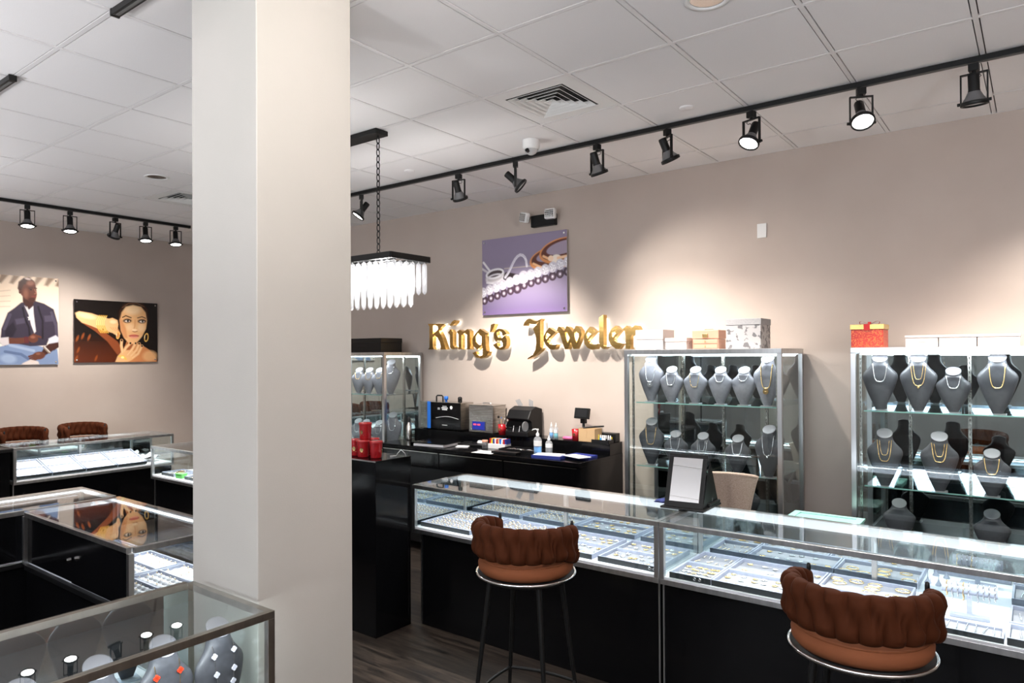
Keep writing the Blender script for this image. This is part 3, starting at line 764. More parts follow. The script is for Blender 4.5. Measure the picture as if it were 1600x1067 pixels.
lin(A, [(.80, .80), (.87, .86)], .028, s2l((120, 104, 92))); lin(A, [(.805, .795), (.875, .855)], .012, s2l((200, 190, 180)))
ell(A, .73, .895, .085, .045, sk, -10, .2)
for k in range(4): lin(A, [(.70, .88+.018*k), (.60+.012*k, .905+.02*k)], .02, sk)
ell(A, .72, .875, .03, .013, skh, 0, .8, .5); pol(A, [(.52, .98), (.62, .94), (.72, .96), (.74, 1), (.5, 1)], s2l((214, 200, 190)), .9, 2)
print_panel('wall_print', A, .76, 1.010, (XW, 2.96, 2.287), PI/2, 'picture of a seated man in a dark denim shirt and jeans')

# a woman with gold bracelets and hoop earrings
A = canvas(186, 142, s2l((18, 12, 10)))
u, v = UV(A)
lay(A, np.clip((v-.55)*2.0, 0, .75)*np.clip((.75-u)*3, 0, 1), s2l((96, 40, 16)))
for cx, cy2 in ((.04, .62), (.05, .80), (.10, .58), (.17, .60), (.25, .93), (.03, .93)): ell(A, cx, cy2, .012, .05, s2l((150, 76, 34)), 20, .7, .8)
s1, s2_, s3, sd = s2l((232, 178, 124)), s2l((248, 214, 168)), s2l((204, 132, 82)), s2l((140, 72, 40))
pol(A, [(.49, .35), (.50, .16), (.56, .03), (.66, 0), (.80, 0), (.87, .10), (.885, .30), (.86, .30), (.50, .40)], s2l((34, 18, 12)))
pol(A, [(.50, 1), (.55, .88), (.60, .70), (.62, .62), (.78, .70), (.90, .80), (.985, .95), (.99, 1)], s3)
pol(A, [(.62, .62), (.60, .80), (.66, .80), (.74, .70), (.70, .62)], sd, .8, 3)
ell(A, .90, .90, .09, .09, s1, 0, .5, .8)
pol(A, [(.525, .30), (.53, .18), (.58, .06), (.68, .025), (.78, .045), (.845, .14), (.865, .30), (.85, .44), (.80, .57), (.74, .665), (.69, .70), (.63, .68), (.58, .60), (.54, .48)], s1)
ell(A, .685, .13, .10, .075, s2_, -5, .8, .9); ell(A, .655, .42, .05, .06, s2_, 0, .9, .5); ell(A, .79, .42, .045, .07, s2_, 0, .9, .6)
pol(A, [(.525, .30), (.545, .28), (.60, .44), (.62, .60), (.58, .60), (.54, .48)], s3, .7, 4)
pol(A, [(.520, .30), (.52, .16), (.57, .04), (.66, -.01), (.80, -.01), (.87, .10), (.885, .32), (.865, .30), (.85, .17), (.79, .075), (.69, .050), (.60, .085), (.55, .18), (.535, .27)], s2l((52, 30, 20)), 1, 3)
lin(A, [(.56, .10), (.63, .03), (.74, .018), (.83, .07)], .012, s2l((120, 84, 58)), .8)
lin(A, [(.56, .262), (.60, .232), (.665, .262)], .017, s2l((52, 26, 16))); lin(A, [(.745, .262), (.80, .238), (.845, .262)], .015, s2l((52, 26, 16)))
for cx in (.618, .80):
    ell(A, cx, .315, .052, .036, s2l((74, 36, 22)), -3, .5, .9); ell(A, cx, .318, .032, .019, s2l((236, 220, 205)), 0, .2); ell(A, cx+.008, .317, .012, .019, s2l((30, 26, 24)), 0, .2)
    lin(A, [(cx-.04, .315), (cx, .293), (cx+.042, .31)], .012, s2l((20, 10, 8)))
lin(A, [(.715, .30), (.71, .40), (.70, .44)], .014, s3, .7); ell(A, .708, .465, .032, .02, s2_, 0, .6); lin(A, [(.685, .488), (.71, .497), (.74, .486)], .011, sd)
ell(A, .70, .565, .062, .026, s2l((206, 104, 88)), 0, .3); ell(A, .70, .582, .05, .018, s2l((232, 148, 124)), 0, .4); lin(A, [(.64, .562), (.70, .568), (.76, .558)], .007, s2l((120, 40, 40)))
# raised arm and fist
pol(A, [(.02, .22), (.06, .19), (.20, .215), (.33, .27), (.42, .30), (.44, .47), (.34, .50), (.20, .42), (.09, .37), (.03, .29)], s1)
pol(A, [(.09, .37), (.20, .42), (.34, .50), (.50, .66), (.56, .80), (.50, .88), (.38, .66), (.24, .50)], sd, .9, 2); ell(A, .14, .26, .10, .04, s2_, 12, .8, .8)
pol(A, [(.36, .31), (.44, .275), (.50, .31), (.51, .38), (.50, .46), (.53, .53), (.50, .57), (.44, .52), (.38, .50), (.35, .42)], s1)
ell(A, .45, .34, .04, .03, s2_, 0, .7, .8)
for k in range(4): lin(A, [(.40+.025*k, .44), (.44+.028*k, .49+.015*k)], .028, s1); 
for k in range(4): lin(A, [(.415+.028*k, .43), (.45+.028*k, .475+.015*k)], .006, s3)
for q in ((.33, .47), (.375, .50), (.425, .545)): ell(A, q[0], q[1], .012, .018, s2l((34, 20, 16)), 30, .3)
for k in range(5):
    x = .255+.021*k
    lin(A, [(x+.035, .245), (x+.005, .31), (x, .39), (x+.025, .475), (x+.05, .52)], .015, s2l((222, 168, 70))); lin(A, [(x+.03, .26), (x+.002, .33), (x, .40)], .006, s2l((255, 236, 170)))
# lower hand on the chin
pol(A, [(.47, 1), (.50, .90), (.55, .82), (.62, .80), (.68, .80), (.72, .86), (.68, .96), (.62, 1)], s1)
for (a_, b_, c_) in (((.56, .86), (.60, .76), (.655, .685)), ((.62, .88), (.68, .78), (.72, .685)), ((.66, .90), (.73, .80), (.765, .69)), ((.68, .93), (.75, .86), (.80, .73)), ((.56, .84), (.545, .72), (.55, .64))):
    lin(A, [a_, b_, c_], .045, s1); lin(A, [a_, b_, c_], .012, s2_, .6); ell(A, c_[0], c_[1], .011, .018, s2l((40, 24, 20)), 15, .3)
lin(A, [(.52, .90), (.57, .90), (.60, .95)], .03, s2l((232, 190, 90))); ell(A, .56, .92, .02, .02, s2l((255, 236, 160)), 0, .3)
for cx, cy2, rx, ry in ((.855, .585, .028, .075), (.505, .56, .022, .06)):
    ell(A, cx, cy2, rx, ry, s2l((226, 178, 90)), 8, .1); ell(A, cx, cy2, rx*.62, ry*.72, s2l((30, 16, 10)) if cx > .8 else s3, 8, .12); lin(A, [(cx-rx*.7, cy2-ry*.4), (cx-rx*.8, cy2+.01)], .008, s2l((255, 244, 200)))
print_panel('wall_print', A, .992, .762, (XW, 3.999, 2.181), PI/2, 'picture of a woman with gold bracelets and hoop earrings')

# emergency light and blank cover plate on the back wall
t = thing('emergency_light', 'black twin-head emergency light on the wall above the violet picture', 'emergency light', (-3.742, YW, 3.14))
obj('housing', MB().box(-.125, .145, -.055, 0, -.065, .045), M['blackm'], t, bevel=.006)
for s, rz, ry in ((-1, -.30, .25), (1, .15, 0)):
    c = (s*.125 - (.045 if s < 0 else 0), -.09, .03)
    h = obj('lamp_head', MB().cbox(0, 0, 0, .11, .05, .095), M['white'], t, bevel=.012, loc=c, rot=(0, ry, rz))
    g = MB()
    for a in range(5):
        for b_ in range(4): g.cbox(-.036+a*.018, -.027, -.027+b_*.018, .013, .008, .013)
    obj('reflector_grid', g, M['chrome'], h)
    obj('knuckle', MB().cyl((0, .02, 0), (0, .06, 0), .012), M['blackm'], h)
tag(obj('blank_plate', MB().box(-.035, .035, -.008, 0, -.055, .055), M['knobw'], None, bevel=.002, loc=(-1.71, YW, 2.81)), 'small cream blank cover plate high on the wall between the showcases', 'wall plate')

# ------------------------------------------------------------------ chandelier
CXr, CY_ = -3.29, 3.25
CXl = -4.55
cxm = (CXr+CXl)/2
t = thing('chandelier', 'rectangular two-tier crystal chandelier hanging on black chains beside the column', 'chandelier', (cxm, CY_, CEIL))
obj('canopy', MB().box(-.42, CXr-.27-cxm, -.055, .055, -.032, 0), M['blackm'], t, bevel=.002)
for sx in (-1, 1):
    xx = (-3.60-cxm)*sx
    ch = MB(); z = -.045; k = 0
    while z > -.84:
        pts = []
        for q in range(12):
            a = 2*PI*q/12
            dx, dz = .0125*math.cos(a), .026*math.sin(a)
            pts.append((xx+(dx if k % 2 else 0), (0 if k % 2 else dx), z-.019+dz))
        ch.tube(pts, .0034, 6, closed=True); z -= .043; k += 1
    obj('chain', ch, M['blackm'], t)
    hb_ = MB().cyl((xx, 0, -.028), (xx, 0, -.046), .006, n=10).tube([(xx, 0, -.84), (xx, 0, -.878)], .004, 8)
    obj('chain_hook', hb_, M['blackm'], t)
fz0, fz1 = -.912, -.872
W2, D2 = (CXr-CXl)/2, .18
fm = MB()
for s in (-1, 1):
    fm.box(-W2, W2, s*D2-.006, s*D2+.006, fz0, fz1); fm.box(s*W2-.006, s*W2+.006, -D2, D2, fz0, fz1)
fm.box(-W2, W2, -.02, .02, fz1-.012, fz1-.004)
for xx in (-.3, 0, .3): fm.box(xx-.006, xx+.006, -D2, D2, fz1-.012, fz1-.004)
fm.box(-W2+.05, W2-.05, -.091, -.085, fz0-.0, fz0+.01); fm.box(-W2+.05, W2-.05, .085, .091, fz0, fz0+.01)
obj('frame', fm, M['blackm'], t, bevel=.0015)
def prism_mb(h, w=.0215):
    m = MB()
    prof = [(0, w*.35), (-.012, w), (-h+.016, w), (-h, w*.2)]
    v = []
    for z, r in prof:
        for a in (0, 1, 2, 3, 4, 5):
            tt = PI/3*a; v.append((r*math.cos(tt), r*.62*math.sin(tt), z))
    m.add(v, [(i*6+k, i*6+(k+1) % 6, (i+1)*6+(k+1) % 6, (i+1)*6+k) for i in range(3) for k in range(6)])
    m.add(v[-6:], [(0, 1, 2, 3, 4, 5)])
    m.cyl((0, 0, .0), (0, 0, .012), .002, n=6, mi=1)
    return m.mesh('crystal', [M['crystal'], M['chrome']])
cm1, cm2 = prism_mb(.205), prism_mb(.285)
n1 = 0
for me, hw, hd, nx, ny, z0 in ((cm1, W2-.012, D2-.012, 22, 6, fz0-.008), (cm2, W2-.06, .088, 17, 3, fz0-.012)):
    for s in (-1, 1):
        for k in range(nx):
            if n1 < 100: obj('crystal', me, None, t, loc=(-hw+2*hw*(k+.5)/nx, s*hd, z0)); n1 += 1
        for k in range(ny):
            if n1 < 100: obj('crystal', me, None, t, loc=(s*hw, -hd+2*hd*(k+.5)/ny, z0), rot=(0, 0, PI/2)); n1 += 1
for xx in (-.45, -.27, -.09, .09, .27, .45):
    b = obj('bulb', MB().lathe([(.001, -.10), (.010, -.094), (.018, -.07), (.015, -.045), (.008, -.028), (.008, 0)], 16), M['bulb'], t, loc=(xx, 0, fz1-.012))
    obj('socket', MB().cyl((0, 0, .0), (0, 0, -.03), .012, n=14), M['blackm'], b)
for xx in (-.35, .35):
    l = bpy.data.lights.new('chandelier_light', 'POINT'); l.energy = 16; l.shadow_soft_size = .05; l.color = (1, .98, .95)
    o = bpy.data.objects.new('chandelier_light', l); COL.objects.link(o); o.location = (cxm+xx, CY_, CEIL-1.0)

# ------------------------------------------------------------------ glass counters
ORD = ['first', 'second', 'third', 'fourth', 'fifth', 'sixth', 'seventh', 'eighth', 'ninth', 'tenth']
ZC, ZG = .965, .665
def counter(label, loc, rz, L_, D, ends=('glass', 'glass'), zg=ZG, back='mirror', lightbar=False, joint=True, power=4.0, ledside=False, group='glass jewellery counters', frame='alu', locked=False, bx0=.006):
    t = thing('display_counter', label, 'display case', (loc[0], loc[1], 0), rz, group)
    FR = M[frame]
    b = MB().box(bx0, L_-.006, .04, D-.02, .0, zg-.028)
    obj('base_cabinet', b, M['black'], t, bevel=.002)
    for xx in (bx0-.002, L_-.016): obj('base_trim', MB().box(xx, xx+.009, .034, .041, 0, zg-.03), M[frame], t)
    s = .026
    for (nm_, za, zb) in (('top_rail', ZC-.026, ZC), ('bottom_rail', zg-.03, zg-.002)):
        fm = MB(); fm.box(0, L_, 0, s, za, zb)
        obj('back_rail', MB().box(s, L_-s, D-s, D, za, zb), M['blackmat'] if group.startswith('island') and za < .8 else FR, t, bevel=.0012)
        fm.box(0, s, s, D-s, za, zb); fm.box(L_-s, L_, s, D-s, za, zb)
        obj(nm_, fm, FR, t, bevel=.0012)
    for x in (0, L_-s):
        for y in (0, D-s): obj('corner_post', MB().box(x, x+s, y, y+s, zg-.002, ZC-.026), FR, t, bevel=.0012)
    obj('deck', MB().box(.004, L_-.004, .004, D-.027, zg-.004, zg+.010), M['deck'], t)
    obj('glass_top', MB().box(.006, L_-.006, .006, D-.006, ZC-.001, ZC+.004), M['glass'], t)
    obj('front_glass', MB().box(s, L_-s, .010, .015, zg+.01, ZC-.026), M['glass'], t)
    for k, x in enumerate((.010, L_-.015)):
        e = ends[k]
        obj('end_mirror' if e == 'mirror' else 'end_glass', MB().box(x, x+.005, s, D-s, zg+.01, ZC-.026), M['mirrord' if e == 'mirror' else 'glass'], t)
    if back == 'mirror':
        for k in (0, 1):
            xa, xb = (s, L_/2+.01) if k == 0 else (L_/2-.01, L_-s)
            y = D-.018-.008*k
            d = obj('sliding_door', MB().box(xa, xb, y, y+.006, zg+.01, ZC-.026), M['black'], t)
            obj('door_mirror', MB().box(xa, xb, y-.0015, y-.0002, zg+.01, ZC-.026), M['mirrord'], d)
        if locked: obj('cabinet_lock', MB().cyl((L_/2, D-.004, .80), (L_/2, D+.018, .80), .012, n=16).cbox(L_/2-.012, D+.014, .80, .035, .006, .008), M['chrome'], t)
    else:
        obj('back_glass', MB().box(s, L_-s, D-.016, D-.011, zg+.01, ZC-.026), M['glass'], t)
    if joint and back == 'mirror':
        obj('door_joint', MB().box(L_/2-.012, L_/2+.012, D-.040, D-.028, zg+.01, ZC-.026), M['alu'], t)
    obj('led_strip', MB().box(.03, L_-.03, .027, .034, ZC-.024, ZC-.017), M['led'], t)
    if lightbar:
        la = area('counter_rear_led', (loc[0]+L_/2, loc[1]+D-.075, ZC-.034), (loc[0]+L_/2, loc[1]+D-.075, 0), L_-.1, .05, 1.6*L_, (.90, .95, 1.0))
    if lightbar: obj('light_bar', MB().box(.03, L_-.03, D-.115, D-.03, ZC-.030, ZC-.004), M['ledbar'], t)
    c = Matrix.Translation((loc[0], loc[1], 0)) @ Matrix.Rotation(rz, 4, 'Z')
    p = c @ Vector((L_/2, .06, ZC-.032)); q = c @ Vector((L_/2, .24, zg))
    area('counter_led', p, q, L_-.1, .02, power*L_, (.90, .95, 1.0)).rotation_euler = (Matrix.Rotation(rz, 3, 'Z') @ Matrix.Rotation(math.radians(28), 3, 'X')).to_euler()
    return t
LX0, LL, LD = -3.49, 1.85, .56
CT_L = counter('long glass counter of ring trays between the black pedestal and the countertop mirror', (LX0, 3.45), 0, LL, LD, ('mirror', 'glass'), lightbar=True, bx0=.05)
MX0, ML = -1.635, 1.89
CT_M = counter('long glass counter of bangle and charm trays beyond the seam, running out of the frame', (MX0, 3.45), 0, ML, LD, ('glass', 'glass'), lightbar=True)
CT_A = counter('island glass counter with a locked black back, ring trays showing in its glass end', (-3.40, 2.06), PI, 1.33, .54, ('glass', 'glass'), locked=True, group='island glass counters')
CT_B = counter('island glass counter set crosswise behind the locked one', (-5.30, 2.06), -PI/2, 1.5, .54, ('glass', 'glass'), group='island glass counters')
CT_C = counter('tall-glazed counter with necklace busts at the foot of the column', (-2.16, -.30), PI/2, 1.76, .57, ('glass', 'glass'), zg=.50, frame='aludark', group='island glass counters', joint=False, power=4)
CT_D = counter('glass counter full of white ring trays in front of the two far bar stools', (-8.10, 2.53), PI/2, 1.60, .55, ('mirror', 'glass'), group='far glass counters', power=3.6, zg=.63)
CT_E = counter('sparsely filled see-through glass counter ending behind the column', (-7.17, 3.42), 0, 1.9, .55, ('glass', 'glass'), back='glass', group='far glass counters', power=4)

# black cabinet at the picture edge beside the far counter, with its mirror
t = thing('black_cabinet', 'black gloss cabinet standing at the end of the far ring counter', 'cabinet', (-8.40, 2.10, 0))
obj('body', MB().box(-.30, .30, -.40, .40, 0, .93), M['black'], t, bevel=.003)
obj('top', MB().box(-.31, .31, -.41, .41, .93, .965), M['blackmat'], t, bevel=.003)
# pedestal
t = thing('black_pedestal', 'glossy black pedestal cabinet holding the red cups beside the column', 'pedestal', (-3.80, 3.29, 0))
obj('body', MB().box(-.30, .30, -.165, .155, 0, 1.075), M['black'], t, bevel=.003)
obj('top', MB().box(-.305, .305, -.17, .158, 1.075, 1.165), M['black'], t, bevel=.003)
obj('edge_trim', MB().box(-.305, .305, -.174, -.168, 1.158, 1.166), M['alu'], t)

# ------------------------------------------------------------------ wall showcases
CY0W, CY1W = 4.885, 5.435
def wallcase(label, x0, x1, shelves, fr_='alu'):
    w = x1-x0; D = CY1W-CY0W; H = 1.895
    t = thing('wall_showcase', label, 'display case', (x0, CY0W, 0), 0, 'lit glass wall showcases')
    obj('base_cabinet', MB().box(.01, w-.01, .01, D-.005, 0, .60), M['black'], t, bevel=.002)
    s = .03
    for x in (0, w-s):
        for y in (0, D-s): obj('corner_post', MB().box(x, x+s, y, y+s, .60, H-.03), M[fr_], t, bevel=.001)
    for nm_, za, zb in (('bottom_rail', .60, .63), ('top_rail', H-.035, H)):
        rf = MB(); rf.box(0, w, 0, s, za, zb); rf.box(0, w, D-s, D, za, zb); rf.box(0, s, s, D-s, za, zb); rf.box(w-s, w, s, D-s, za, zb)
        obj(nm_, rf, M[fr_], t, bevel=.001)
    obj('top_panel', MB().box(.002, w-.002, .002, D-.002, H-.006, H+.001), M['white'], t)
    obj('deck', MB().box(s, w-s, s, D-s, .63, .645), M['blackmat'], t)
    for k, (xa, xb) in enumerate(((s, w/2+.008), (w/2-.008, w-s))):
        y = .010+.008*k
        obj('glass_door', MB().box(xa, xb, y, y+.005, .63, H-.035), M['glass'], t)
    for x in (.010, w-.015): obj('side_glass', MB().box(x, x+.005, s, D-s, .63, H-.035), M['glass'], t)
    obj('back_mirror', MB().box(s, w-s, D-.022, D-.016, .63, H-.035), M['mirrord'], t)
    for z in shelves:
        sh = obj('glass_shelf', MB().box(s+.03, w-s-.03, .085, D-.035, z-.008, z), M['glassg'], t)
        obj('shelf_edge', MB().box(s+.03, w-s-.03, .0835, .085, z-.008, z), M['glassedge'], sh)
        for x in (w*.22, w*.5, w*.78): obj('shelf_bracket', MB().box(x-.003, x+.003, .20, D-.035, z-.022, z-.008), M['chrome'], sh)
    for x in (w*.22, w*.5, w*.78):
        st = MB().box(x-.010, x+.010, D-.034, D-.024, .645, H-.04)
        for q in range(38): st.box(x-.0025, x+.0025, D-.0345, D-.0335, .67+q*.031, .685+q*.031, 1)
        obj('shelf_standard', st, [M['steel'], M['gap']], t)
    for x in (s+.016, w-s-.016):
        st = MB().box(x-.008, x+.008, .06, .07, .645, H-.04)
        for q in range(38): st.box(x-.002, x+.002, .0595, .0605, .67+q*.031, .685+q*.031, 1)
        obj('shelf_standard', st, [M['steel'], M['gap']], t)
    obj('led_strip', MB().box(.05, w-.05, .034, .044, H-.045, H-.036), M['led'], t)
    area('showcase_led', (x0+w/2, CY0W+.07, H-.05), (x0+w/2, CY0W+.25, 1.2), w-.12, .03, 4.6*w, (.91, .96, 1.0))
    return t
wallcase('lit glass wall showcase beside the column, left of the black desk', -6.50, -5.335, (1.455, .90))
wallcase('lit glass wall showcase in the middle, behind the tan chair', -2.60, -1.405, (1.488, .995))
wallcase('lit glass wall showcase under the red gift box', -.975, .235, (1.492, 1.010))

# ------------------------------------------------------------------ necklace busts
PR = [(0,.22,.16),(.05,.30,.22),(.14,.43,.32),(.27,.62,.42),(.40,.79,.50),(.52,.93,.54),(.60,1.0,.55),(.65,1.0,.54),(.70,.93,.52),(.745,.79,.52),(.79,.64,.55),(.83,.54,.58),(.87,.475,.58),(.93,.44,.58),(1.0,.43,.58)]
def pint(tt, k):
    for a, b in zip(PR[:-1], PR[1:]):
        if tt <= b[0]: return a[k]+(b[k]-a[k])*(tt-a[0])/(b[0]-a[0])
    return PR[-1][k]
def bust_pt(W_, H_, tt, ang):
    w, d = pint(tt, 1)*W_, pint(tt, 2)*W_*.62
    x = w*math.sin(ang); c = math.cos(ang)
    y = -(d if c > 0 else d*(.35+.5*min(1, max(0, (tt-.72)/.16))))*c + .02*tt - .010
    z = H_*tt
    if tt > .84: z += (y-.02)*.80*(tt-.84)/.16
    return (x, y, z)
def bust_front(W_, H_, x, tt):
    w, d = pint(tt, 1)*W_, pint(tt, 2)*W_*.62
    return -d*math.sqrt(max(0, 1-(x/w)**2)) + .02*tt - .010
def bust_proto(W_, H_, light):
    t = thing('necklace_bust', 'proto', 'display bust')
    lv = [a[0] for a in PR]; lv = sorted(set(lv + [(a+b)/2 for a, b in zip(lv[:-1], lv[1:])])); n = 32
    v = [bust_pt(W_, H_, q, 2*PI*k/n) for q in lv for k in range(n)]
    m = MB().add(v, [(i*n+k, i*n+(k+1) % n, (i+1)*n+(k+1) % n, (i+1)*n+k) for i in range(len(lv)-1) for k in range(n)], 0, True)
    m.add(v[:n], [tuple(range(n))])
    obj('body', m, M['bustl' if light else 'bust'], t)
    top = [Vector(p) for p in v[-n:]]; c = sum(top, Vector())/n
    cp = [c+(p-c)*1.05 for p in top]; nn = (top[n//4]-c).cross(top[0]-c).normalized()
    if nn.z < 0: nn = -nn
    m2 = MB(); a = [tuple(p) for p in cp]; b_ = [tuple(p+nn*.004) for p in cp]; cc = [tuple(c+(p-c)*.9+nn*.0055) for p in cp]
    m2.add(a+b_+cc, [(k, (k+1) % n, n+(k+1) % n, n+k) for k in range(n)] + [(n+k, n+(k+1) % n, 2*n+(k+1) % n, 2*n+k) for k in range(n)] + [tuple(range(2*n, 3*n))], 0, False)
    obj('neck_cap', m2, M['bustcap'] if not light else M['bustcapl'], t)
    obj('foot', MB().box(-W_*.42, W_*.42, -.032, .035, 0, .007), M['clearp'], t)
    return t
def chain_pts(W_, H_, drop, n=28, off=.003, spread=.40, t0=.875):
    P = []
    for k in range(n+1):
        a = -1+2*k/n
        x = W_*spread*math.sin(a*PI/2) if abs(a) < 1 else W_*spread*a
        tt = t0-drop*(1-abs(a)**2.2)
        x = W_*spread*(abs(a)**.62)*(1 if a > 0 else -1)*(1+.25*(1-abs(a))*min(drop*2, 1))
        P.append((x, bust_front(W_, H_, x, tt)-off, H_*tt + ((bust_front(W_, H_, x, tt)-.02)*.80*(tt-.84)/.16 if tt > .84 else 0)))
    return P
chain_cache = {}
def necklace(kind, W_, H_, drop, material, pend=None, r=.0022):
    key = (kind, W_, H_, drop, material, pend, r)
    if key not in chain_cache:
        P = chain_pts(W_, H_, drop)
        m = MB().tube(P, r, 6)
        for k in range(1, len(P)-1):
            p = P[k]; m.lathe([(.0001, -r*1.35), (r*1.35, 0), (.0001, r*1.35)], 5, c=p)
        if kind == 'double':
            P2 = chain_pts(W_, H_, drop*.72, spread=.27); m.tube(P2, r*.8, 6)
        me = m.mesh('chain', [M[material]])
        pm = None
        b = P[len(P)//2]
        if pend == 'drop': pm = MB().lathe([(.0001, -.020), (.007, -.013), (.008, -.006), (.002, 0)], 10, c=(b[0], b[1]-.004, b[2]-.002), ey=.5).mesh('pendant', [M[material]])
        if pend == 'medal': pm = MB().cyl((0, b[1]-.002, b[2]-.022), (0, b[1]-.006, b[2]-.022), .020, n=24).lathe([(.0001, -.004), (.009, 0), (.0001, .004)], 10, c=(0, b[1]-.007, b[2]-.022)).mesh('pendant', [M[material]])
        chain_cache[key] = (me, pm)
    return chain_cache[key]
BP = {}
def bust(W_, H_, light, loc, rz, label, group, neck=None, nlabel=None):
    key = (W_, H_, light)
    if key not in BP:
        BP[key] = bust_proto(W_, H_, light); r = BP[key]; r.location = loc; r.rotation_euler = (0, 0, rz); r['label'] = label; r['group'] = group
    else: r = clone(BP[key], loc, rz, label, group)
    if neck:
        kind, drop, material, pend = neck[:4]
        me, pm = necklace(kind, W_, H_, drop, material, pend, *(neck[4:5]))
        t = thing('necklace', nlabel, 'necklace', loc, rz, 'necklaces '+group.split(' ', 1)[1] if ' ' in group else 'necklaces')
        obj('chain', me, None, t)
        if pm: obj('pendant', pm, None, t)
    return r
TALL, SHORT = (.101, .345), (.092, .262)
def shelf_busts(z, rows, casename, shelf, light=False, big=True):
    for k, (x, y, kind, rz, nk, nd) in enumerate(rows):
        W_, H_ = TALL if kind == 't' else SHORT
        who = f'{ORD[k]} from the column, {shelf} shelf, {casename} showcase'
        hl = ('tall ' if kind == 't' else 'short ')+('silver grey' if light else 'charcoal')
        bust(W_, H_, light, (x, y, z+.001), rz, f'{hl} necklace bust, {who}', f'busts in the {casename} showcase', nk, f'{nd} on bust {who}')
mid = 'middle wall'
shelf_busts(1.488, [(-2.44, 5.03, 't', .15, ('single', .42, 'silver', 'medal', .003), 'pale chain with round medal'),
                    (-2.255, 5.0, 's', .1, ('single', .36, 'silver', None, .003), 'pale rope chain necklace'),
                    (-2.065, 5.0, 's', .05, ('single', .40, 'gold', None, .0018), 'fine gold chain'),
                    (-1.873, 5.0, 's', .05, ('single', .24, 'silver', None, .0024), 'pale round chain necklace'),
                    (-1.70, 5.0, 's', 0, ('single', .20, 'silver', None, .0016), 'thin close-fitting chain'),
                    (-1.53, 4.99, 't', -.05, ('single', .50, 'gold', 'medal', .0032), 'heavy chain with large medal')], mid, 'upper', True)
shelf_busts(.995, [(-2.44, 5.03, 't', .2, ('single', .40, 'gold', None, .0022), 'thin gold chain'),
                   (-2.235, 5.02, 's', .15, ('single', .36, 'silver', None, .0022), 'pale chain necklace'),
                   (-2.01, 5.0, 's', .1, ('double', .44, 'silver', None, .0022), 'two-strand pale chain'),
                   (-1.745, 4.99, 's', .05, ('single', .34, 'silver', None, .0028), 'bright round chain'),
                   (-1.515, 4.96, 't', -.05, ('single', .42, 'silver', 'drop', .0022), 'pale chain with drop')], mid, 'lower')
rgt = 'gift-box'
shelf_busts(1.492, [(-.825, 5.0, 't', .12, ('single', .34, 'silver', None, .0026), 'pale chain necklace'),
                    (-.61, 5.0, 't', .1, ('double', .40, 'gold', 'drop', .0026), 'double chain with a drop'),
                    (-.425, 5.0, 's', .05, ('single', .30, 'silver', None, .0026), 'pale chain necklace'),
                    (-.205, 5.0, 't', 0, ('single', .42, 'gold', None, .0036), 'heavy gold rope chain'),
                    (.06, 5.0, 't', 0, ('single', .42, 'silver', None, .0036), 'heavy pale chain')], rgt, 'upper')
shelf_busts(1.010, [(-.80, 4.99, 't', .1, ('double', .40, 'gold', None, .0024), 'double gold chain'),
                    (-.50, 4.98, 't', .1, ('double', .34, 'gold', None, .0034), 'double heavy gold chain'),
                    (-.235, 4.98, 's', .0, ('single', .36, 'gold', None, .0032), 'gold rope chain'),
                    (.03, 5.0, 's', .0, ('single', .36, 'silver', None, .0030), 'pale chain')], rgt, 'lower')
shelf_busts(.645, [(-.73, 5.05, 's', .1, None, ''), (-.24, 5.02, 's', .0, None, '')], rgt, 'bottom')
shelf_busts(.645, [(-2.2, 5.05, 's', .1, None, ''), (-1.7, 5.05, 's', .1, None, '')], mid, 'bottom')
lft = 'column-side'
shelf_busts(1.455, [(-5.90, 5.04, 's', .35, ('single', .28, 'gold', None, .002), 'thin gold chain'), (-5.735, 5.04, 's', .35, ('single', .30, 'gold', None, .002), 'small-linked gold chain'),
                    (-5.585, 5.05, 's', .35, ('single', .24, 'gold', None, .002), 'short gold chain'), (-5.44, 5.08, 't', .5, ('single', .24, 'silver', None, .003), 'short pearl-like chain')], lft, 'upper', True)
shelf_busts(.90, [(-5.92, 5.04, 's', .35, ('single', .34, 'silver', None, .003), 'pale chain'), (-5.77, 5.02, 's', .35, ('single', .36, 'silver', None, .003), 'pale rope chain'),
                  (-5.575, 5.03, 's', .35, ('single', .34, 'silver', None, .002), 'fine pale chain'), (-5.44, 5.10, 't', .5, ('single', .36, 'silver', None, .0034), 'long pale chain')], lft, 'lower', True)
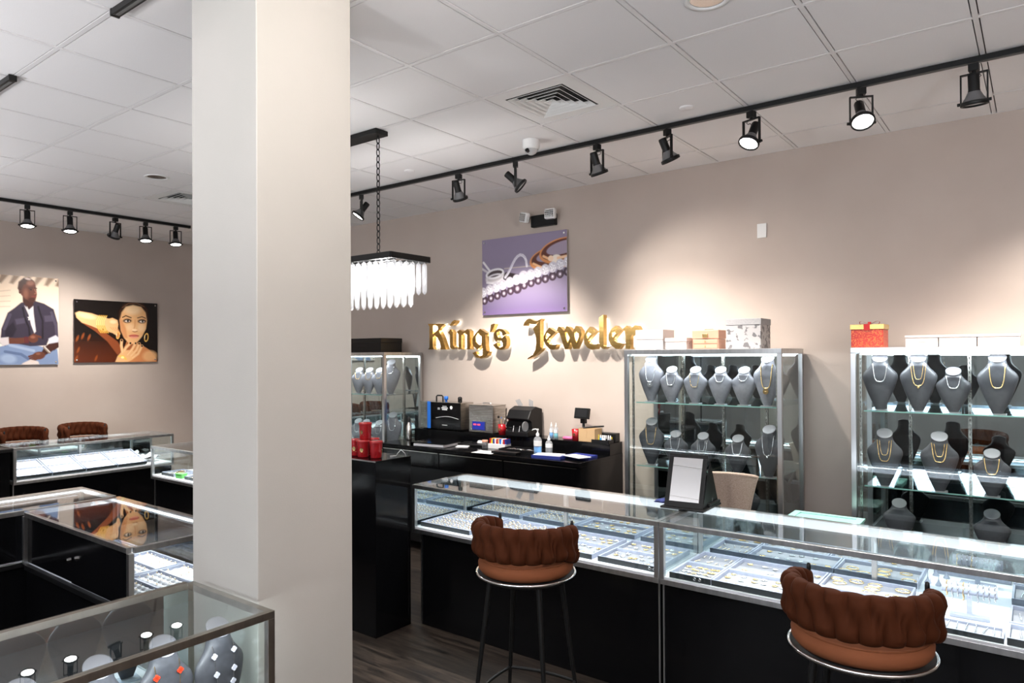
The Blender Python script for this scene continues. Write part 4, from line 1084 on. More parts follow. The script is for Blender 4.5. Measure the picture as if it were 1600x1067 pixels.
# busts in the near counter
def clover_neck(t, W_, H_, material, drop, spread):
    P = chain_pts(W_, H_, drop, 20, .004, spread, .86)
    obj('chain', MB().tube(P, .0011, 6), M['silver' if material == 'clw' else 'gold'], t)
    for k in (1, 3, 5, 7, 9, 11, 13, 15, 17, 19):
        m = MB()
        for a in range(4):
            an = PI/2*a; m.cyl((.0058*math.cos(an), 0, .0058*math.sin(an)), (.0058*math.cos(an), -.003, .0058*math.sin(an)), .0055, n=12)
        obj('clover_link', m, M[material], t, loc=P[k])
M['clr'] = mat('red_enamel', (.70, .05, .02), .2); M['clw'] = mat('white_enamel', (.75, .75, .85), .2)
BW, BH = .098, .39
for k, (y, x, h, mt) in enumerate(((1.362, -2.35, .88, 'clw'), (1.163, -2.345, .885, 'clr'), (.962, -2.35, .865, None), (.755, -2.36, .87, None))):
    lb = ['charcoal necklace bust closest to the column in the near counter', 'charcoal necklace bust second from the column in the near counter',
          'charcoal necklace bust third from the column in the near counter', 'charcoal necklace bust cut off at the bottom edge of the near counter'][k]
    bust(BW, BH, False, (x, y, .511), PI/2 if k else PI/2+.1, lb, 'busts in the near counter')
    if mt:
        t = thing('necklace', ['long necklace of white clover links', 'long necklace of red clover links'][k]+' on the near counter bust', 'necklace', (x, y, .511), PI/2 if k else PI/2+.1, 'clover necklaces')
        clover_neck(t, BW, BH, mt, .48, .42)

# ------------------------------------------------------------------ bar stools
def stool_proto():
    t = thing('bar_stool', 'proto', 'bar stool')
    R_, NL = .222, 14
    def band(u, v):
        # u along the arc, v around the thickness
        a = math.radians(-122+244*u)
        e = min(1, min(u, 1-u)/.10); e = math.sin(e*PI/2)
        end = max(0, (abs(2*u-1)-.62)/.38)
        zt_ = 1.035+.012*math.cos(a) - .01*end
        zb = .897 - .062*end**.8
        th = 2*PI*v
        s, c = math.sin(th), math.cos(th)
        hz = (zt_-zb)/2; zc = (zt_+zb)/2
        sz = (abs(s)**.55)*(1 if s > 0 else -1); sr = (abs(c)**.8)*(1 if c > 0 else -1)
        zz = sz*(.80+.20*e)
        ph = NL*u + .5*(1/(1+math.exp(-14*(zz*.5)))) + (.0 if c > 0 else .25)
        lobe = abs(math.cos(PI*ph))**.45
        half = 1 - .28*math.exp(-(zz/.10)**2)*1.0
        rr = (.004+.038*lobe*half)*(.45+.55*e)
        r = R_+.012 + sr*rr
        z = zc + hz*zz*(1+.05*(lobe-.5))
        x, y = r*math.sin(a), -r*math.cos(a)
        return (x, y*1.0, z)
    m = MB().grid(band, 240, 26, 0, True, cv=True)
    for uu in (0, 1):
        vs = [band(uu, k/26) for k in range(26)]; m.add(vs, [tuple(range(26))], 0, True)
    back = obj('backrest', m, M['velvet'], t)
    for uu in (0.012, .988):
        a = math.radians(-122+244*uu)
        obj('end_cap', MB().lathe([(.001, .014), (.007, .011), (.0085, 0), (.0085, -.02)], 12, c=(R_*math.sin(a)*1.05, -R_*math.cos(a)*1.05, 1.018)), M['blackm'], back)
    pr = [(.001, .811), (.20, .811), (.222, .818), (.236, .834), (.238, .856), (.228, .874), (.205, .885), (.15, .891), (.001, .893)]
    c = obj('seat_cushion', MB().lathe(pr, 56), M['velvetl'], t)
    obj('piping', MB().tube([(.226*math.cos(q), .226*math.sin(q), .877) for q in np.linspace(0, 2*PI, 49)[:-1]], .004, 6, closed=True), M['velvetl'], c)
    ring = MB().tube([(.246*math.cos(q), .246*math.sin(q), .811) for q in np.linspace(0, 2*PI, 57)[:-1]], .0055, 8, closed=True)
    obj('seat_rim', ring, M['chrome'], t)
    obj('seat_pan', MB().lathe([(.001, .788), (.22, .790), (.244, .804), (.244, .811), (.001, .811)], 40), M['blackm'], t)
    for sx in (-1, 1):
        for sy in (-1, 1):
            obj('leg', MB().tube([(sx*.13, sy*.13, .795), (sx*.215, sy*.215, .0)], .0125, 10, rf=lambda q: 1.15-.45*q), M['blackm'], t)
    fr_ = MB(); q = .13+.085*(.775-.28)/.775
    cs = [(-q, -q), (q, -q), (q, q), (-q, q)]
    for k in range(4):
        a, b_ = cs[k], cs[(k+1) % 4]
        mx, my = (a[0]+b_[0])/2*1.25, (a[1]+b_[1])/2*1.25
        pts = [((1-s)**2*a[0]+2*s*(1-s)*mx+s*s*b_[0], (1-s)**2*a[1]+2*s*(1-s)*my+s*s*b_[1], .28) for s in np.linspace(0, 1, 9)]
        fr_.tube(pts, .008, 8)
    obj('footrest', fr_, M['blackm'], t)
    for s in (-1, 1):
        obj('back_support', MB().tube([(s*.19, .04, .79), (s*.215, .05, .84), (s*.218, .05, .93)], .006, 8), M['blackm'], t)
    t.scale = (.94, .94, 1.045)
    return t
ST = stool_proto(); g = 'braided velvet bar stools'
ST.location = (-1.94, 2.66, 0); ST.rotation_euler = (0, 0, .18); ST['label'] = 'rust velvet bar stool with braided back at the ring tray counter'; ST['group'] = g
clone(ST, (-.506, 2.652, 0), .02, 'rust velvet bar stool with braided back, nearest the camera at the bangle counter', g)
clone(ST, (-8.92, 2.86, 0), -PI/2, 'dark velvet stool behind the far ring counter, half hidden by the black frame', g)
clone(ST, (-8.92, 3.48, 0), -PI/2, 'dark velvet stool behind the far ring counter, the one by the woman picture', g)

# ------------------------------------------------------------------ tan staff chair
t = thing('office_chair', 'black-framed chair with a tan woven back behind the counter', 'chair', (-1.605, 4.50, 0), .10)
M['weave'] = noisy('tan_woven_fabric', (.42, .31, .24), (.58, .46, .38), 120, .8, stretch=(1, 1, 3), bump=.5, bscale=220)
def chb(u, v):
    w = .150*(1-.48*v**.8)
    x = (2*u-1)*w
    return x, .05*((2*u-1)**2)*1.0+.02*v-.06, 1.085-.015*abs(2*u-1)**2 -.30*v
m = MB().grid(lambda u, v: chb(u, v), 20, 14); m.grid(lambda u, v: (chb(u, v)[0], chb(u, v)[1]+.022, chb(u, v)[2]), 20, 14)
for (a, b_) in ((0, 0), (1, 0)):
    pass
edge = [chb(u, 0) for u in np.linspace(0, 1, 20)] + [chb(1, v) for v in np.linspace(0, 1, 14)][1:] + [chb(u, 1) for u in np.linspace(1, 0, 20)][1:] + [chb(0, v) for v in np.linspace(1, 0, 14)][1:-1]
m.tube([(p[0], p[1]+.011, p[2]) for p in edge], .012, 8, closed=True)
obj('backrest', m, M['weave'], t)
obj('frame', MB().tube([(.10, .03, .84), (.12, .09, .76), (.17, .12, .62), (.20, -.05, .50)], .014, 8).tube([(-.10, .03, .84), (-.12, .09, .76), (-.17, .12, .62), (-.20, -.05, .50)], .014, 8), M['blackm'], t)
for s in (-1, 1):
    obj('armrest', MB().tube([(s*.25, .10, .72), (s*.27, -.05, .74), (s*.27, -.22, .73), (s*.22, -.20, .52)], .016, 8), M['blackm'], t)
obj('seat', MB().box(-.24, .24, -.42, .06, .45, .52), M['blackm'], t, bevel=.025)
obj('column', MB().cyl((0, -.18, .10), (0, -.18, .45), .025), M['blackm'], t)
for k in range(5):
    a = 2*PI*k/5; o = obj('leg', MB().tube([(0, -.18, .11), (.28*math.cos(a), -.18+.28*math.sin(a), .065)], .016, 8), M['blackm'], t)
    obj('caster', MB().cyl((.28*math.cos(a)-.012, -.18+.28*math.sin(a), .027), (.28*math.cos(a)+.012, -.18+.28*math.sin(a), .027), .026), M['blackm'], o)

# ------------------------------------------------------------------ trays and jewellery
CAMP = Vector((0, 0, CAM_H))
PLACES = {}      # kind -> list of (matrix, label, group)
def put(kind, x, y, z, rz=0, sc=1.0, label='', group='', rx=0):
    mtx = Matrix.Translation((x, y, z)) @ Matrix.Rotation(rz, 4, 'Z') @ Matrix.Rotation(rx, 4, 'X') @ Matrix.Scale(sc, 4)
    PLACES.setdefault(kind, []).append((mtx, label, group))
TILT = [0.0]
def tray(x0, x1, y0, y1, z, label, group, div=(), rz=0, pad='pad', ox=0, oy=0, h=.030, dark=True):
    """open tray; local box x0..x1, y0..y1 placed at (ox, oy, z) turned rz"""
    t = thing('jewellery_tray', label, 'tray', (ox, oy, z), rz, group)
    t.rotation_euler[0] = TILT[0]
    w_ = .009
    m = MB().box(x0, x1, y0, y1, 0, .006)
    m.box(x0, x1, y0, y0+w_, .006, h); m.box(x0, x1, y1-w_, y1, .006, h); m.box(x0, x0+w_, y0+w_, y1-w_, .006, h); m.box(x1-w_, x1, y0+w_, y1-w_, .006, h)
    obj('tray_shell', m, M['tray'], t, bevel=.0012)
    if dark: obj('front_strip', MB().box(x0, x1, y0-.0015, y0-.0002, .0, h-.001), M['traydark'], t)
    ys = [y0+w_] + [y0+(y1-y0)*d for d in div] + [y1-w_]
    for k, d in enumerate(div):
        yy = y0+(y1-y0)*d; obj('divider', MB().box(x0+w_, x1-w_, yy-.005, yy+.005, .006, h-.001), M['tray'], t)
    for a, b_ in zip(ys[:-1], ys[1:]):
        obj('liner', MB().box(x0+w_+.002, x1-w_-.002, a+.006, b_-.006, .006, .013), M[pad], t, bevel=.002)
    return [(a+.006, b_-.006) for a, b_ in zip(ys[:-1], ys[1:])]
N12 = ORD + ['eleventh', 'twelfth']
def fill(kind, x0, x1, y0, y1, z, nx, ny, label, group, rz=0, ox=0, oy=0, jit=.15, sc=1.0, skip=.0, rots=None):
    # label: 'piece|where'; every piece is counted off along its row, rows from the customer's side
    what, where = label.split('|')
    c, s = math.cos(rz), math.sin(rz)
    for i in range(nx):
        for j in range(ny):
            if random.random() < skip: continue
            x = x0+(x1-x0)*(i+.5+random.uniform(-jit, jit))/nx; y = y0+(y1-y0)*(j+.5+random.uniform(-jit, jit)*.6)/ny
            r = rz+(random.uniform(-.25, .25) if rots is None else random.uniform(*rots))
            put(kind, ox+x*c-y*s, oy+x*s+y*c, z+y*math.tan(TILT[0]), r, sc*random.uniform(.9, 1.1), f'{what}, {N12[i]} along the {N12[j]} row, {where}', group)
ZT = ZG+.010+.0006
# ring tray row in the long counter (front glass at y = 3.45)
trs = [(-3.455, -3.01), (-2.98, -2.55), (-2.515, -2.08), (-2.04, -1.665)]
tn = ['ring tray at the mirrored end of the long counter', 'second tray from the mirrored end of the long counter', 'charm tray third from the mirrored end of the long counter', 'charm tray with a small silver handle beside the counter seam']
for k, (a, b) in enumerate(trs):
    rows = tray(a, b, 3.50, 3.93, ZT, 'grey divided '+tn[k], 'trays in the long ring counter', (.5,))
    for q, (ya, yb) in enumerate(rows):
        nm = f'{["front", "rear"][q]} half of the '+['mirrored-end tray', 'second tray', 'third tray', 'seam tray'][k]
        if k == 0: fill('ring', a+.02, b-.02, ya, yb, ZT+.017, 12, 4, 'gold ring|'+nm, 'rings in the end tray', sc=1.2)
        elif k == 1: fill('ring', a+.02, b-.02, ya, yb, ZT+.017, 9, 4, 'ring|'+nm, 'rings in the second tray', sc=1.25, skip=.1)
        else: fill('charm', a+.02, b-.02, ya, yb, ZT+.015, 7, 3, 'charm|'+nm, 'charms in the '+('third tray' if k == 2 else 'seam tray'), jit=.3, rots=(-1, 1), skip=.1, sc=1.3)
obj_h = MB().lathe([(.0045, -.002), (.0075, -.002), (.0075, .002), (.0045, .002)], 16, M=Matrix.Rotation(PI/2, 4, 'X'))
hm = MB()
for s in (-1, 1):
    hm.tube([(s*.014+.006*math.cos(q), 0, .006*math.sin(q)) for q in np.linspace(0, 2*PI, 13)[:-1]], .002, 6, closed=True)
hm.cbox(0, 0, 0, .018, .003, .004)
hme = hm.mesh('tray_latch', [M['silver']])
def latch(x, y, z, lb, rz=0): tag(obj('tray_latch', hme, None, None, loc=(x, y, z), rot=(0, 0, rz)), lb, 'latch', 'silver tray latches')
latch(-1.70, 3.4945, ZT+.017, 'silver two-ring latch on the dark tray edge beside the counter seam')
latch(-1.43, 3.4645, ZT+.017, 'silver two-ring latch on the dark tray edge just past the counter seam')
# second counter
def mt(x0, x1, y0, y1, label, div=(), dark=False, h=.030): return tray(x0, x1, y0, y1, ZT, label, 'trays in the bangle and charm counter', div, dark=dark, h=h)
gm = 'charms in the bangle counter'
specs = [
 (-1.585, -1.36, 3.47, 3.705, 'charm', 6, 4, 'small front tray of flower charms'),
 (-1.355, -.98, 3.47, 3.705, 'charm', 6, 3, 'front tray of large gold charms'),
 (-.975, -.50, 3.47, 3.705, 'charm', 8, 3, 'front tray behind the near stool'),
 (-1.585, -1.36, 3.71, 3.945, 'bar', 6, 2, 'small rear tray of bar charms'),
 (-1.355, -.90, 3.71, 3.945, 'charm', 6, 2, 'rear tray of scattered pendants'),
 (-.895, -.50, 3.71, 3.945, 'bangle', 4, 3, 'rear tray of round gold bangles'),
]
for (a, b, c, d, kd, nx, ny, lb) in specs:
    mt(a, b, c, d, lb, dark=c < 3.5)
    fill(kd, a+.02, b-.02, c+.015, d-.015, ZT+.015, nx, ny, {'charm': 'charm|', 'bar': 'bar charm|', 'bangle': 'round bangle|'}[kd]+lb,
         {'charm': gm, 'bar': 'bar charms', 'bangle': 'bangles in the rear tray'}[kd], jit=.28, rots=(-.5, .5), sc=1.25 if kd == 'charm' else 1, skip=.05)
mt(-.47, -.13, 3.47, 3.60, 'low front tray of fine chains below the bracelet bar', dark=True, h=.022)
fill('strip', -.45, -.15, 3.48, 3.59, ZT+.015, 9, 1, 'fine chain|low tray below the bracelet bar', 'straight chains in the low front tray', jit=.1, rots=(-.2, .05))
for k, (a, b) in enumerate(((-.12, .22),)):
    for c, d, lb in ((3.47, 3.66, 'front'), (3.68, 3.93, 'rear')):
        mt(a, b, c, d, f'{lb} tray of hanging chains at the edge of the frame', dark=lb == 'front')
        fill('strip', a+.02, b-.02, c+.05, d-.04, ZT+.015, 7, 1, f'chain|{lb} tray at the edge of the frame', f'chains in the {lb} edge tray', jit=.1, rots=(-.2, .2))
# bracelet bar
t = thing('bracelet_stand', 'grey T-shaped bracelet bar stand full of bracelets in the bangle counter', 'display stand', (-.265, 3.73, ZT), .05)
obj('base', MB().box(-.075, .075, -.035, .035, 0, .018), M['tray'], t, bevel=.003)
obj('post', MB().box(-.010, .010, -.010, .010, .018, .105), M['tray'], t)
obj('bar', MB().cyl((-.105, 0, .125), (.105, 0, .125), .024, n=24), M['tray'], t)
for k in range(9):
    x = -.085+.021*k+(.012 if k > 4 else 0)
    b = MB().tube([(x+.002*math.sin(5*q), .0265*math.cos(q)*1.0, .125+(.0265*math.sin(q) if q < PI else .0265*math.sin(q)*(2.0 if k % 2 else 1.5))) for q in np.linspace(0, 2*PI, 29)[:-1]], .0022, 6, closed=True)
    tag(obj('bracelet', b, M['gold' if k in (0, 3) else 'silver'], None, loc=(-.265, 3.73, ZT), rot=(0, 0, .05)),
        f'{ORD[k]} bracelet from the seam side on the grey T-shaped bar', 'bracelet', 'bracelets on the T-shaped bar')
for k, (x, y) in enumerate(((-.475, 3.80), (-.425, 3.82), (-.455, 3.64), (-.405, 3.66))):
    c = thing('earring_stand', f'{ORD[k]} thin spike earring stand beside the bracelet bar', 'display stand', (x, y, ZT), .2*k, 'spike earring stands')
    obj('spike', MB().lathe([(.016, 0), (.015, .004), (.006, .02), (.0016, .035), (.0012, .12)], 14), M['tray'], c)

# trays of the island and far counters (rows of little rings in white pads)
def padtray(kind_lb, tray_lb, ox, oy, rz, x0, x1, y0, y1, grp, div, nx, ny, kd='ring', pad='padw', skip=.12):
    rows = tray(x0, x1, y0, y1, ZT, tray_lb, grp, div, rz=rz, pad=pad, ox=ox, oy=oy)
    c, s = math.cos(rz), math.sin(rz)
    for q, (ya, yb) in enumerate(rows):
        # pad rolls
        pm = MB()
        for j in range(ny):
            yy = ya+(yb-ya)*(j+.5)/ny
            for i in range(nx):
                xx = x0+.014+(x1-x0-.028)*(i+.5)/nx
                pm.lathe([(.0001, .012), ((x1-x0-.03)/nx*.45, .006), ((x1-x0-.03)/nx*.46, 0)], 8, c=(xx, yy, ZT+.012), ey=.8)
        o = obj('ring_pads', pm, M[pad], bpy.data.objects[last_tray()]); o.location = (0, 0, -ZT); o['kind'] = 'stuff'
        fill(kd, x0+.014, x1-.014, ya, yb, ZT+.022, nx, ny, 'tiny ring|'+('front ', 'middle ', 'back ')[q]+'pad of the '+kind_lb, 'rings in the '+grp.replace('trays in the ', ''), rz, ox, oy, jit=.05, sc=.9, skip=skip)
def last_tray(): return [o.name for o in COL.objects if o.name.startswith('jewellery_tray')][-1] if False else _LT[-1]
_LT = []
_tray = tray
def tray(*a, **k):
    n0 = set(); r = _tray(*a, **k)
    _LT.append(bpy.data.objects[[o.name for o in bpy.data.objects if o.name.startswith('jewellery_tray')][-1]].name)
    return r
for k in range(3):
    padtray(['glass-end', 'middle', 'inner'][k]+' island tray', ['white ring tray at the glass end of the island counter', 'white ring tray in the middle of the island counter', 'white ring tray at the inner end of the island counter'][k], -3.40, 2.06, PI, .035+.42*k, .035+.42*k+.40, .03, .49, 'trays in the island counter', (.34, .67), 8, 3, skip=.35)
TILT[0] = .27; ZT = .6408
for k in range(4):
    padtray(f'{ORD[k]} far-counter tray', f'white ring tray in the far counter, {ORD[k]} from the black cabinet', -8.10, 2.53, PI/2, .035+.32*k, .035+.32*k+.31, .03, .45, 'trays in the far ring counter', (.5,), 7, 3, skip=.2)
TILT[0] = 0.0; ZT = ZG+.0106
rs = thing('tray_riser', 'white sloping riser under the tilted trays of the far ring counter', 'riser', (-8.10, 2.53, .6405), PI/2)
obj('wedge', MB().prism([(.04, 0), (.46, 0), (.46, .126), (.04, .0105)], 'x', .04, 1.30), M['deck'], rs)
rows = tray(.10, .34, .06, .28, ZT, 'dark tray of pale earrings in the see-through counter', 'trays in the see-through counter', (), ox=-7.17, oy=3.42, pad='traydark')
fill('charm', .12, .32, .07, .27, ZT+.016, 6, 4, 'pale earring|dark tray of the see-through counter', 'earrings in the see-through counter', ox=-7.17, oy=3.42, sc=1.3)
rows = tray(.55, .85, .06, .28, ZT, 'dark tray of earrings nearest the column in the see-through counter', 'trays in the see-through counter', (), ox=-7.17, oy=3.42, pad='traydark')
fill('charm', .57, .83, .07, .27, ZT+.016, 7, 4, 'pale earring|see-through counter tray nearest the column', 'earrings nearest the column', ox=-7.17, oy=3.42, sc=1.3)
t = thing('gift_box', 'small bright green box between the trays of the see-through counter', 'box', (-6.72, 3.50, ZT), .2)
obj('box', MB().box(-.045, .045, -.03, .03, 0, .035), M['green'], t, bevel=.003)
obj('lid', MB().box(-.048, .048, -.033, .033, .035, .045), M['green'], t, bevel=.002)
t = thing('paper_bag', 'crumpled white paper lying in the far end of the ring counter', 'paper', (-8.38, 3.96, ZT), .1)
pm = MB().grid(lambda u, v: ((u-.5)*.26, (v-.5)*.16, .028+.018*math.sin(7*u)*math.cos(6*v)+.012*math.sin(13*v+4*u)), 14, 10)
pm.grid(lambda u, v: ((u-.5)*.26, (v-.5)*.16, .002), 3, 3); obj('sheet', pm, M['paper'], t)

# the small pieces themselves
def ring_mesh():
    m = MB().tube([(.0088*math.cos(q), 0, .0088*math.sin(q)) for q in np.linspace(0, 2*PI, 13)[:-1]], .0016, 5, closed=True)
    m.lathe([(.0001, .0075), (.0042, .0105), (.0036, .0125), (.0001, .013)], 6, mi=1); return m.mesh('ring', [M['gold'], M['stone']])
def charm_mesh():
    m = MB()
    for k in range(5):
        a = 2*PI*k/5; m.lathe([(.0001, .0), (.0052, .001), (.0050, .0035), (.0001, .0045)], 7, c=(.0062*math.cos(a), .0062*math.sin(a), 0))
    m.lathe([(.0001, .002), (.0036, .004), (.0001, .0075)], 7, mi=1); m.tube([(.012+.003*math.cos(q), .003*math.sin(q), .002) for q in np.linspace(0, 2*PI, 9)[:-1]], .0009, 4, closed=True)
    return m.mesh('charm', [M['gold'], M['silver']])
def charm_mesh2():
    me = charm_mesh(); me.materials[0] = M['silver']; return me
def bar_mesh():
    m = MB().tube([(0, -.022, .003), (.001, -.01, .005), (-.001, .004, .004), (0, .02, .004)], .0022, 6)
    for k in range(4): m.lathe([(.0001, 0), (.0042, .003), (.0001, .007)], 7, c=(0, -.02+.012*k, .001), mi=1)
    return m.mesh('bar_charm', [M['gold'], M['silver']])
def bangle_mesh():
    m = MB().tube([(.032*math.cos(q), .026*math.sin(q), .004) for q in np.linspace(0, 2*PI, 29)[:-1]], .0026, 7, closed=True)
    m.tube([(.022*math.cos(q), .012*math.sin(q)-.004, .0035) for q in np.linspace(0, 2*PI, 21)[:-1]], .0016, 6, closed=True, mi=1)
    return m.mesh('bangle', [M['gold'], M['silver']])
def strip_mesh():
    m = MB().tube([(0, -.05, .002), (.002, -.02, .003), (-.001, .01, .003), (0, .05, .002)], .0020, 6)
    for k in range(9): m.lathe([(.0001, 0), (.0034, .002), (.0001, .005)], 6, c=(0, -.048+.012*k, .001), mi=1)
    return m.mesh('chain_strip', [M['silver'], M['silver']])
MESH = {'ring': [ring_mesh()], 'charm': [charm_mesh(), charm_mesh2()], 'bar': [bar_mesh()], 'bangle': [bangle_mesh()], 'strip': [strip_mesh()]}
NAMES = {'ring': 'ring', 'charm': 'charm', 'bar': 'bar_charm', 'bangle': 'bangle', 'strip': 'chain'}
for kd, L_ in PLACES.items():
    L_.sort(key=lambda q: (q[0].translation-CAMP).length)
    for k, (mx_, lb, gr) in enumerate(L_[:300]):
        o = bpy.data.objects.new(NAMES[kd], MESH[kd][k % len(MESH[kd])]); COL.objects.link(o); o.matrix_world = mx_
        tag(o, lb, {'ring': 'ring', 'charm': 'charm', 'bar': 'charm', 'bangle': 'bangle', 'strip': 'chain'}[kd], gr)
    if len(L_) > 300:
        me0 = MESH[kd][0]; vs0 = [v.co.copy() for v in me0.vertices]; fs0 = [tuple(p.vertices) for p in me0.polygons]; mi0 = [p.material_index for p in me0.polygons]
        m = MB()
        for mx_, lb, gr in L_[300:]:
            b = len(m.v); m.v += [tuple(mx_ @ c) for c in vs0]; m.f += [tuple(b+i for i in f) for f in fs0]; m.m += mi0; m.sm += [True]*len(fs0)
        o = obj('far_rings' if kd == 'ring' else 'far_charms', m.mesh('far_pieces', list(me0.materials)), None)
        tag(o, 'many more tiny rings in the white trays of the island and far counters', 'rings', None, 'stuff')

# ------------------------------------------------------------------ countertop mirror on the seam
t = thing('countertop_mirror', 'black-framed countertop mirror standing on the seam of the two long counters', 'mirror', (-1.64, 3.86, ZC+.004), .02)
obj('base_tray', MB().box(-.135, .125, -.10, .19, 0, .012), M['blackm'], t, bevel=.003)
obj('base_block', MB().box(-.06, .12, .02, .19, .012, .03), M['blackm'], t, bevel=.003)
mr = MB(); a, b, z0, z1 = -.112, .112, 0, .315; w_ = .026
mr.box(a, b, 0, .012, z0, z0+w_+.008); mr.box(a, b, 0, .012, z1-w_+.004, z1); mr.box(a, a+w_, 0, .012, z0+w_+.008, z1-w_+.004); mr.box(b-w_, b, 0, .012, z0+w_+.008, z1-w_+.004)
mr.box(a+.01, b-.01, .008, .0125, z0+.01, z1-.01)
fo = obj('frame', mr, M['blackm'], t, bevel=.002, loc=(-.005, -.075, .012), rot=(-.40, 0, .10))
obj('mirror_glass', MB().box(a+w_-.002, b-w_+.002, .003, .0065, z0+w_+.006, z1-w_+.006), M['mirrorgrey'], fo)
obj('stay', MB().prism([(-.06, .012), (.19, .012), (.07, .265)], 'x', .100, .106), M['blackm'], t)
obj('clip', MB().cbox(.085, .09, .042, .045, .02, .022, rz=.5), M['clearp'], t, bevel=.003)
tag(obj('polishing_cloth', MB().grid(lambda u, v: (-.05+.09*u, -.05+.10*v, .004+.006*abs(math.sin(6*u+3*v))), 10, 10).box(-.05, .04, -.05, .05, 0, .003), M['bluedark'], None, loc=(-1.82, 3.93, ZC+.0045)),
    'folded dark blue cloth lying beside the countertop mirror', 'cloth')
t = thing('countertop_mirror', 'black-framed countertop mirror on the black cabinet at the frame edge', 'mirror', (-8.42, 2.33, .966), PI/2+.3)
obj('base_tray', MB().box(-.125, .125, -.10, .16, 0, .012), M['blackm'], t, bevel=.003)
fo2 = obj('frame', fo.data, None, t, bevel=.002, loc=(0, -.075, .012), rot=(-.35, 0, 0))
obj('mirror_glass', MB().box(a+w_-.002, b-w_+.002, .003, .0065, z0+w_+.006, z1-w_+.006), M['mirrorgrey'], fo2)

# ------------------------------------------------------------------ red cups on the pedestal
def cup(loc, rz, label):
    c = thing('red_cup', label, 'cup', loc, rz, 'red lidded cups on the pedestal')
    obj('body', MB().lathe([(.001, 0), (.036, 0), (.038, .004), (.043, .098), (.043, .10)], 36), M['red'], c)
    obj('lid', MB().lathe([(.045, .098), (.046, .101), (.046, .112), (.043, .116), (.001, .116)], 36), M['red'], c)
    e = MB(); P = []
    for q in np.linspace(0, 2*PI, 25)[:-1]:
        P.append((.011*math.cos(q), .0135*math.sin(q)-(.002 if math.sin(q) < -.8 else 0)))
    v = []
    for (px_, pz) in P:
        v.append((px_, -math.sqrt(.0412**2-px_**2)-.0006, .052+pz))
    e.add(v, [tuple(range(len(v)))])
    obj('crest', e, M['gold'], c)
    l = MB().add([(x, -math.sqrt(.0402**2-x*x)-.0006, z) for x, z in ((-.014, .030), (.014, .030), (.014, .033), (-.014, .033))], [(0, 1, 2, 3)])
    obj('crest_line', l, M['gold'], c)
ZP = 1.1665
cup((-3.825, 3.235, ZP), .55, 'red lidded cup with a gold crest, front of the lower row nearest the column')
cup((-3.725, 3.215, ZP), .60, 'red lidded cup with a gold crest, in the middle of the lower row')
cup((-3.615, 3.235, ZP), 2.2, 'plain-sided red lidded cup at the open end of the lower row')
cup((-3.76, 3.335, ZP), 2.6, 'red lidded cup behind the lower row')
cup((-3.735, 3.245, ZP+.118), .15, 'red lidded cup stacked on top of the others')
t = thing('cable', 'thin pale cable lying on the pedestal beside the cups', 'cable', (-3.56, 3.33, ZP))
obj('wire', MB().tube([(-.02, .0, .003), (.0, .04, .003), (.02, .03, .02), (.035, .05, .045), (.04, .08, .02), (.03, .10, .003)], .0022, 6), M['white'], t)

# ------------------------------------------------------------------ black desk with a raised back tier
DX0, DX1, DY0, DY1 = -5.25, -2.92, 4.73, 5.45
t = thing('black_desk', 'long black lacquered desk with a raised back tier against the wall', 'desk', (DX0, DY0, 0))
W_ = DX1-DX0
obj('top', MB().box(0, W_, 0, DY1-DY0, .965, 1.0), M['black'], t, bevel=.002)
obj('back_tier', MB().box(0, W_-.003, .50, DY1-DY0, 1.0, 1.10), M['black'], t, bevel=.002)
obj('side_panel', MB().box(W_-.03, W_-.002, .02, DY1-DY0, 0, .965), M['black'], t)
obj('side_panel', MB().box(.002, .03, .02, DY1-DY0, 0, .965), M['black'], t)
obj('carcass', MB().box(.03, W_-.03, .06, DY1-DY0-.01, .08, .96), M['blackmat'], t)
for k in range(3):
    xa = .03+(W_-.06)*k/3
    d = obj('drawer', MB().box(xa+.004, xa+(W_-.06)/3-.004, .03, .06, .80, .955), M['black'], t, bevel=.002)
    obj('pull_strip', MB().box(xa+.01, xa+(W_-.06)/3-.01, .024, .031, .946, .951), M['steel'], d)
ZD, ZU = 1.0005, 1.1005
# on the desk
t = thing('ring_binder', 'large black ring binder lying closed on the desk corner', 'binder', (-4.62, 4.90, ZD), .12)
obj('cover', MB().box(-.20, .20, -.15, .15, 0, .003).box(-.20, .20, -.15, .15, .036, .039).box(-.203, -.197, -.15, .15, 0, .039), M['black'], t, bevel=.001)
obj('pages', MB().box(-.17, .18, -.14, .14, .004, .026), M['paper'], t)
t = thing('spray_bottle', 'slim steel bottle with a black top standing by the column-side showcase', 'bottle', (-5.15, 5.05, ZD))
obj('body', MB().lathe([(.001, 0), (.028, 0), (.030, .01), (.030, .14), (.014, .17), (.012, .185)], 24), M['steel'], t)
obj('cap', MB().lathe([(.018, .183), (.018, .215), (.010, .235), (.001, .236)], 20), M['blackm'], t)
# steam machine
t = thing('steam_cleaner', 'black and blue steam jewellery cleaner with a carry handle on the back tier', 'machine', (-5.17, 5.235, ZU))
obj('body', MB().box(0, .56, 0, .20, .012, .285), M['steel'], t, bevel=.004)
obj('front_panel', MB().box(.155, .56, -.006, 0, .015, .283), M['black'], t, bevel=.002)
obj('blue_strip', MB().box(.112, .154, -.012, .0, .012, .288), M['blue'], t, bevel=.003)
obj('handle', MB().tube([(.14, .10, .285), (.14, .10, .335), (.155, .10, .345), (.215, .10, .345), (.23, .10, .335), (.23, .10, .285)], .008, 8), M['blackm'], t)
obj('valve_knob', MB().lathe([(.012, .285), (.012, .30), (.022, .305), (.022, .335), (.015, .34), (.001, .34)], 12, c=(.275, .10, 0)), M['blue'], t)
obj('filler_cap', MB().lathe([(.014, .285), (.022, .29), (.022, .33), (.016, .34), (.001, .345)], 18, c=(.50, .06, 0)), M['blackm'], t)
pm = MB()
